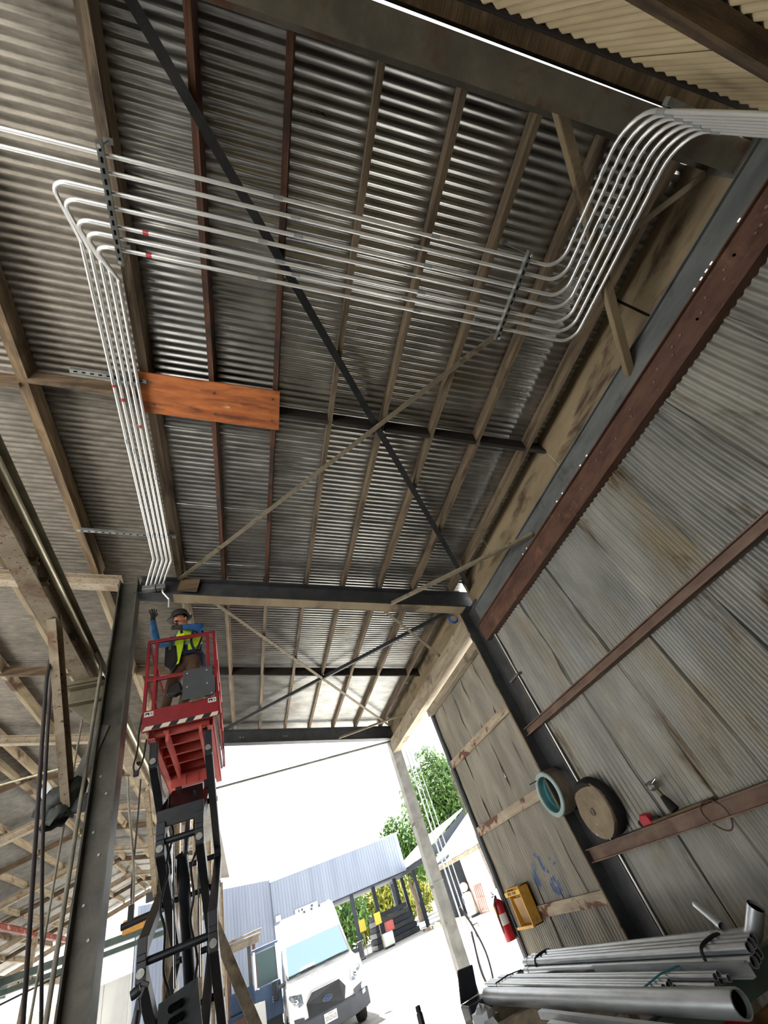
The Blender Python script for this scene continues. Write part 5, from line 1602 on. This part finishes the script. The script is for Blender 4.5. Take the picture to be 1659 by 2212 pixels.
# forklift with roof guard
fk = thing('forklift', 'old forklift with tan roof guard and rusty mast left of the van', 'forklift', (-.15, 18.5, 0))
obj('roof_guard', MB().box((-.70, 18.0, 2.40), (.40, 19.6, 2.46)).bar((-.72, 18.0, 2.5), (.44, 18.0, 2.52), .05, .05), 'steel_beige', fk, bevel=.01)
obj('guard_lip', MB().box((-.66, 17.97, 2.26), (.34, 18.05, 2.40)), 'steel_beige', fk)
for (xx, yy, mt) in ((-.55, 18.05, 'fork_rust'), (.19, 18.05, 'fork_rust'), (-.55, 19.5, 'steel_dark'), (.19, 19.5, 'steel_dark')):
    obj('guard_post', MB().bar((xx, yy, .9), (xx, yy, 2.40), .07, .07, (0, 1, 0)), mt, fk)
obj('mast', MB().bar((.04, 18.1, .3), (.04, 18.1, 2.3), .10, .08, (0, 1, 0)), 'steel_grey', fk)
obj('hood', MB().box((-.6, 18.0, .45), (.25, 19.6, 1.05)), 'fork_blue', fk, bevel=.04)
obj('counterweight', MB().box((-.55, 18.0, 1.05), (.12, 18.5, 1.46)), 'fork_blue', fk, bevel=.04)
for (xx, yy) in ((-.6, 18.3), (.25, 18.3), (-.6, 19.4), (.25, 19.4)):
    obj('wheel', MB().lathe([(0, 0), (.22, 0), (.28, .03), (.28, .15), (.22, .18), (0, .18)], (xx - .09, yy, .28), (1, 0, 0), 18), 'rubber', fk, 50)
obj('rust_bar', MB().bar((-.6, 17.97, .85), (.25, 17.97, .9), .1, .16), 'fork_rust', fk)
ws = thing('white_sheet_panel', 'white board leaning in front of the forklift', 'board', (.2, 15.9, 0))
obj('panel', MB().prism([(.03, 15.9, .35), (.33, 15.9, .30), (.33, 16.0, 1.13), (.03, 16.0, 1.16)], (0, .02, 0)), 'white_panel', ws)
obj('foot', MB().box((.03, 15.8, 0), (.33, 16.05, .32)), 'cardboard', ws)

# ================================================================== BACKGROUND BUILDINGS
wh_ = thing('warehouse', 'pale blue-grey metal warehouse with a deep band over its open bay', 'building', (5, 40, 0))
obj('gable_wall', MB().prism([(-6.5, 40, 0), (2.0, 40, 0), (2.0, 40, 5.85), (-6.5, 40, 7.1)], (0, .2, 0)), 'bldg_metal', wh_)
rb2 = MB()
for q in range(42):
    xx = -6.3 + q * .2
    rb2.box((xx, 39.97, 0), (xx + .03, 40.0, 5.85 + (2.0 - xx) * .147 - .03))
obj('wall_ribs', rb2, 'bldg_metal', wh_)
obj('header_band', MB().box((1.8, 39.8, 3.42), (11.6, 40.2, 5.72)), 'bldg_metal', wh_)
rb2 = MB()
for q in range(48):
    xx = 1.9 + q * .2
    rb2.box((xx, 39.77, 3.44), (xx + .03, 39.8, 5.7))
obj('band_ribs', rb2, 'bldg_metal', wh_)
obj('band_cap', MB().box((1.75, 39.75, 5.70), (11.65, 40.25, 5.80)), 'bldg_trim', wh_)
obj('soffit', MB().box((2.0, 40.2, 3.35), (11.6, 47, 3.5)), 'bldg_dark', wh_)
obj('corner_trim', MB().box((1.8, 39.85, 0), (2.1, 40.1, 3.5)), 'bldg_trim', wh_)
for q, xx in enumerate((7.3, 9.2, 11.2)):
    obj('bay_post', MB().bar((xx, 40.6 + q, 0), (xx, 40.6 + q, 3.4), .25, .25, (0, 1, 0)), 'bldg_dark', wh_)
obj('inner_wall', MB().box((2.0, 46.8, 0), (6.2, 47, 3.4)), 'bldg_dark', wh_)
sg = obj('sign_board', MB().box((3.2, 39.70, 3.52), (4.75, 39.76, 3.78)), 'white_panel', wh_)
for q, (a_, b_) in enumerate(((3.42, 3.5), (3.62, 3.74), (4.28, 4.44))):
    obj('sign_mark', MB().box((a_, 39.69, 3.58), (b_, 39.70, 3.72)), 'van_grey', sg)
obj('wall_lamp', MB().box((1.9, 39.6, 3.55), (2.25, 39.8, 3.85)), 'bldg_trim', wh_, bevel=.03)
# grey building past the hall's open end
gb = thing('grey_outbuilding', 'low grey panelled building beyond the open end of the hall', 'building', (-9, 46, 0))
for q in range(9):
    obj('panel', MB().box((-15 + q * 1.5, 45, 0), (-13.54 + q * 1.5, 45.2, 4.35)), 'grey_panel', gb)
obj('roof_edge', MB().box((-15.2, 44.7, 4.35), (-1.4, 45.3, 4.65)), 'bldg_trim', gb)
wt = thing('white_container', 'white metal container outside the hall end', 'container', (-9, 40, 0))
obj('body', MB().box((-12.5, 39, .2), (-9.2, 41, 3.4)), 'white_panel', wt, bevel=.03)
for q in range(10):
    obj('rib', MB().box((-12.4 + q * .32, 38.96, .3), (-12.3 + q * .32, 39.0, 3.3)), 'white_panel', wt)
obj('skids', MB().box((-12.5, 39.2, 0), (-9.2, 39.4, .2)).box((-12.5, 40.6, 0), (-9.2, 40.8, .2)), 'bldg_dark', wt)

# sheds at the right
s1 = thing('shed', 'white-roofed shed with an open dark bay across the yard', 'shed', (14, 30, 0))
obj('front_wall', MB().box((12.0, 24, 0), (12.15, 29.9, 2.62)), 'shed_wall', s1)
obj('bay_wall', MB().box((14.4, 29.9, 0), (14.5, 35, 3.2)), 'shed_dark', s1)
for q in range(5):
    obj('inner_stud', MB().bar((14.35, 30.3 + q * 1.05, 0), (14.35, 30.3 + q * 1.05, 3.2), .1, .1, (0, 1, 0)), 'bldg_dark', s1)
obj('inner_rail', MB().bar((14.3, 29.9, 1.5), (14.3, 35, 1.5), .1, .12), 'bldg_dark', s1)
obj('end_wall', MB().box((12.1, 34.9, 0), (16, 35.05, 2.7)), 'shed_dark', s1)
obj('corner_post', MB().bar((12.0, 34.4, 0), (12.0, 34.4, 2.6), .35, .22, (0, 1, 0)), 'white_panel', s1)
for q in range(11):
    y0_ = 24 + q * 1.02
    obj('roof_sheet', MB().prism([(11.6, y0_, 2.62 + .01 * (q % 2)), (16.4, y0_, 5.0 + .01 * (q % 2)), (16.4, y0_ + 1.05, 5.0 + .01 * (q % 2)), (11.6, y0_ + 1.05, 2.62 + .01 * (q % 2))], (0, 0, .05)), 'shed_roof', s1)
obj('eave_beam', MB().bar((11.75, 24, 2.52), (11.75, 35.1, 2.52), .12, .18), 'wood_grey', s1)
for q in range(5):
    obj('rafter_tail', MB().bar((11.5, 31 + q * .35, 2.72), (11.9, 31 + q * .35, 2.9), .1, .12), 'bldg_dark', s1)
s2 = thing('shed', 'farther open shed with tyre racks beside the warehouse', 'shed', (14, 42, 0))
for q in range(9):
    y0_ = 36.2 + q * 1.25
    obj('roof_sheet', MB().prism([(11.8, y0_, 3.55 + .01 * (q % 2)), (16.2, y0_, 5.3 + .01 * (q % 2)), (16.2, y0_ + 1.28, 5.3 + .01 * (q % 2)), (11.8, y0_ + 1.28, 3.55 + .01 * (q % 2))], (0, 0, .06)), 'shed_roof', s2)
obj('eave_beam', MB().bar((12.0, 36.2, 3.4), (12.0, 47.4, 3.4), .2, .3), 'bldg_dark', s2)
obj('gable', MB().prism([(12.0, 36.2, 3.4), (16.2, 36.2, 3.4), (16.2, 36.2, 5.2), (12.2, 36.2, 3.6)], (0, .1, 0)), 'bldg_dark', s2)
for q, yy in enumerate((36.4, 40, 43.6, 47.2)):
    obj('post', MB().bar((12.1, yy, 0), (12.1, yy, 3.4), .25, .25, (0, 1, 0)), 'bldg_dark', s2)
obj('back_wall', MB().box((15.6, 36.2, 0), (15.8, 43, 3.6)), 'shed_dark', s2)
for q in range(5):
    obj('shelf', MB().box((13.2, 36.6, .45 + q * .55), (15.5, 40.2, .53 + q * .55)), 'bldg_dark', s2)
for q in range(5):
    for r_ in range(2):
        hp = [(13.1, 37.0 + r_ * 1.5 + .55 * math.cos(math.pi * k_ / 8), .55 + q * .55 + .3 * math.sin(math.pi * k_ / 8)) for k_ in range(9)]
        tag(obj('stored_tyre', MB().tube(hp, .08, 6), 'steel_grey', None, 70), 'worn tyre on the %s rack, %s stack, of the farther shed' % (['lowest', 'second', 'third', 'fourth', 'top'][q], ['nearer', 'farther'][r_]), 'tyre', 'tyres on the shed racks')
# tank, barrow frame and oddments in front of the shed
tk = thing('water_heater_tank', 'cream upright tank with a smaller tank on top by the shed bay', 'tank', (11.7, 29.9, 0))
obj('tank', MB().lathe([(0, 0), (.26, 0), (.28, .05), (.28, .85), (.22, .95), (0, .98)], (11.7, 29.9, .08), (0, 0, 1), 20), 'tank_white', tk, 50)
obj('upper_tank', MB().lathe([(0, -.24), (.16, -.22), (.2, -.1), (.2, .1), (.16, .22), (0, .24)], (11.7, 29.95, 1.27), (0, 1, 0), 18), 'tank_white', tk, 50)
obj('label', MB().box((11.41, 29.72, .62), (11.43, 30.06, .88)), 'van_black', tk)
obj('base', MB().box((11.45, 29.6, 0), (11.95, 30.2, .09)), 'bldg_dark', tk)
hf = thing('steel_frame', 'rusty welded steel frame leaning on the shed wall', 'frame', (11.8, 28.6, 0))
for yy in (28.1, 28.35, 28.6, 28.85, 29.1):
    obj('upright', MB().bar((11.85, yy, 0), (11.95, yy, 1.15), .04, .04, (0, 1, 0)), 'fork_rust', hf)
for zz in (.1, .6, 1.13):
    obj('cross_rail', MB().bar((11.85 + zz * .08, 28.1, zz), (11.85 + zz * .08, 29.1, zz), .04, .04), 'fork_rust', hf)
rnd = random.Random(21)
for q in range(9):
    yy = 30 + q * .75
    xx = 11.3 - .3 * rnd.random()
    L_ = rnd.uniform(.5, 1.3)
    tag(obj('scrap_beam', MB().bar((xx, yy, .10), (xx - .4 * rnd.random(), yy + L_, .12 + .1 * rnd.random()), .12, .14), rnd.choice(['wood_grey', 'bldg_dark', 'shed_wall'])), '%s piece of scrap timber along the shed front, counted from the tank' % ['first', 'second', 'third', 'fourth', 'fifth', 'sixth', 'seventh', 'eighth', 'ninth'][q], 'scrap', 'scrap along the sheds')
for q in range(6):
    st_ = tag(obj('timber_stack', MB().box((8.6 + .05 * q, 41.5, .02 + .3 * q), (11.9 - .1 * q, 44, .30 + .3 * q)), 'bldg_dark' if q % 2 else 'steel_dark', bevel=.02), '%s layer of the dark timber stack under the warehouse band' % ['lowest', 'second', 'third', 'fourth', 'fifth', 'topmost'][q], 'timber', 'dark timber stack')
rd = thing('red_machine', 'small red and white machine standing by the dark timber stack', 'machine', (8.9, 39.2, 0))
obj('body', MB().box((8.6, 39, .1), (9.3, 39.6, .75)), 'white_panel', rd, bevel=.05)
obj('hood', MB().box((8.95, 39, .75), (9.5, 39.6, 1.25)), 'equip_red', rd, bevel=.05)
obj('feet', MB().box((8.65, 39.1, 0), (9.25, 39.5, .1)), 'bldg_dark', rd)
for q, (xx, mt) in enumerate(((8.35, 'sign_yellow'), (7.4, 'sign_yellow'))):
    sn = thing('yellow_sign', ['yellow sign on a stake beside the red machine', 'yellow sign near the van roof under the band'][q], 'sign', (xx, 39.4 + q, 0), 'yellow yard signs')
    obj('face', MB().box((xx, 39.4 + q, 1.3), (xx + .45, 39.43 + q, 1.9)), mt, sn)
    obj('stake', MB().bar((xx + .22, 39.45 + q, 0), (xx + .22, 39.45 + q, 1.4), .06, .04, (0, 1, 0)), 'wood_grey', sn)

# ================================================================== TREES
def tree(name, label, base, h_trunk, blobs, nleaf, mt, lsize, seed):
    t = thing(name, label, 'tree', base, 'trees beyond the yard')
    b_ = V(base)
    tr_ = MB().tube(curve([b_, b_ + V((.15, 0, h_trunk * .5)), b_ + V((-.1, .1, h_trunk))], 4), [.32 - .018 * i for i in range(9)], 10)
    rnd = random.Random(seed)
    for (cx_, cy_, cz_, rx_, ry_, rz_) in blobs:
        tr_.tube([b_ + V((0, 0, h_trunk * .8)), V((cx_, cy_, cz_))], [.12, .04], 6)
    obj('trunk', tr_, 'bark', t, 60)
    mb = MB()
    vol = [r[3] * r[4] * r[5] for r in blobs]
    tot = sum(vol)
    for bl, v_ in zip(blobs, vol):
        for q in range(int(nleaf * v_ / tot)):
            d_ = V((rnd.gauss(0, 1), rnd.gauss(0, 1), rnd.gauss(0, 1))).normalized()
            rr_ = rnd.random() ** .35
            lump = 1 + .22 * math.sin(d_.x * 7 + seed) * math.sin(d_.z * 6 + seed * 2) * math.cos(d_.y * 5)
            c_ = V((bl[0] + bl[3] * d_.x * rr_ * lump, bl[1] + bl[4] * d_.y * rr_ * lump, bl[2] + bl[5] * d_.z * rr_ * lump))
            a_ = V((rnd.gauss(0, 1), rnd.gauss(0, 1), rnd.gauss(0, 1))).normalized()
            b2 = a_.orthogonal().normalized()
            s_ = lsize * rnd.uniform(.6, 1.3)
            mb.add([c_ - a_ * s_, c_ + b2 * s_ * .55, c_ + a_ * s_, c_ - b2 * s_ * .55], [(0, 1, 2, 3)])
    lv = obj('foliage', mb, mt, t)
    lv['kind'] = 'stuff'
    return t


tree('tree', 'tall leafy green tree rising behind the white shed roofs', (20, 50, 0), 5, [(19.5, 50, 9.2, 3.2, 3, 3.0), (17.2, 49, 7.0, 2.4, 2.4, 2.2), (21.5, 50, 7.0, 3.4, 3, 2.6), (20.5, 50, 11.6, 1.8, 1.8, 1.8), (23.5, 51, 10, 2.4, 2.4, 3)], 9000, 'leaf_green', .26, 3)
tree('tree', 'lower green tree left of the tall one behind the far post', (15.8, 54, 0), 3, [(15.6, 54, 6.0, 2.0, 2, 2.6), (17.5, 54, 4.8, 2.2, 2, 2.0)], 3500, 'leaf_green', .26, 5)
tree('tree', 'green tree seen through the warehouse bay beside the van', (9.0, 58, 0), 2, [(9.2, 58, 2.8, 2.6, 2, 2.6), (7.0, 59, 2.4, 2.0, 2, 2.2)], 4000, 'leaf_green', .26, 8)
tree('tree', 'yellow-green tree in the warehouse bay left of the dark posts', (14.0, 60, 0), 2, [(13.6, 60, 2.6, 2.2, 2, 2.8), (15.6, 60, 2.8, 1.8, 2, 2.6)], 4000, 'leaf_yellow', .26, 9)
tree('tree', 'yellow-green tree in the warehouse bay close to the farther shed', (18.6, 62, 0), 2, [(18.4, 62, 2.8, 2.2, 2, 2.8), (11.6, 61, 2.2, 1.6, 2, 2.2)], 4000, 'leaf_yellow', .26, 10)
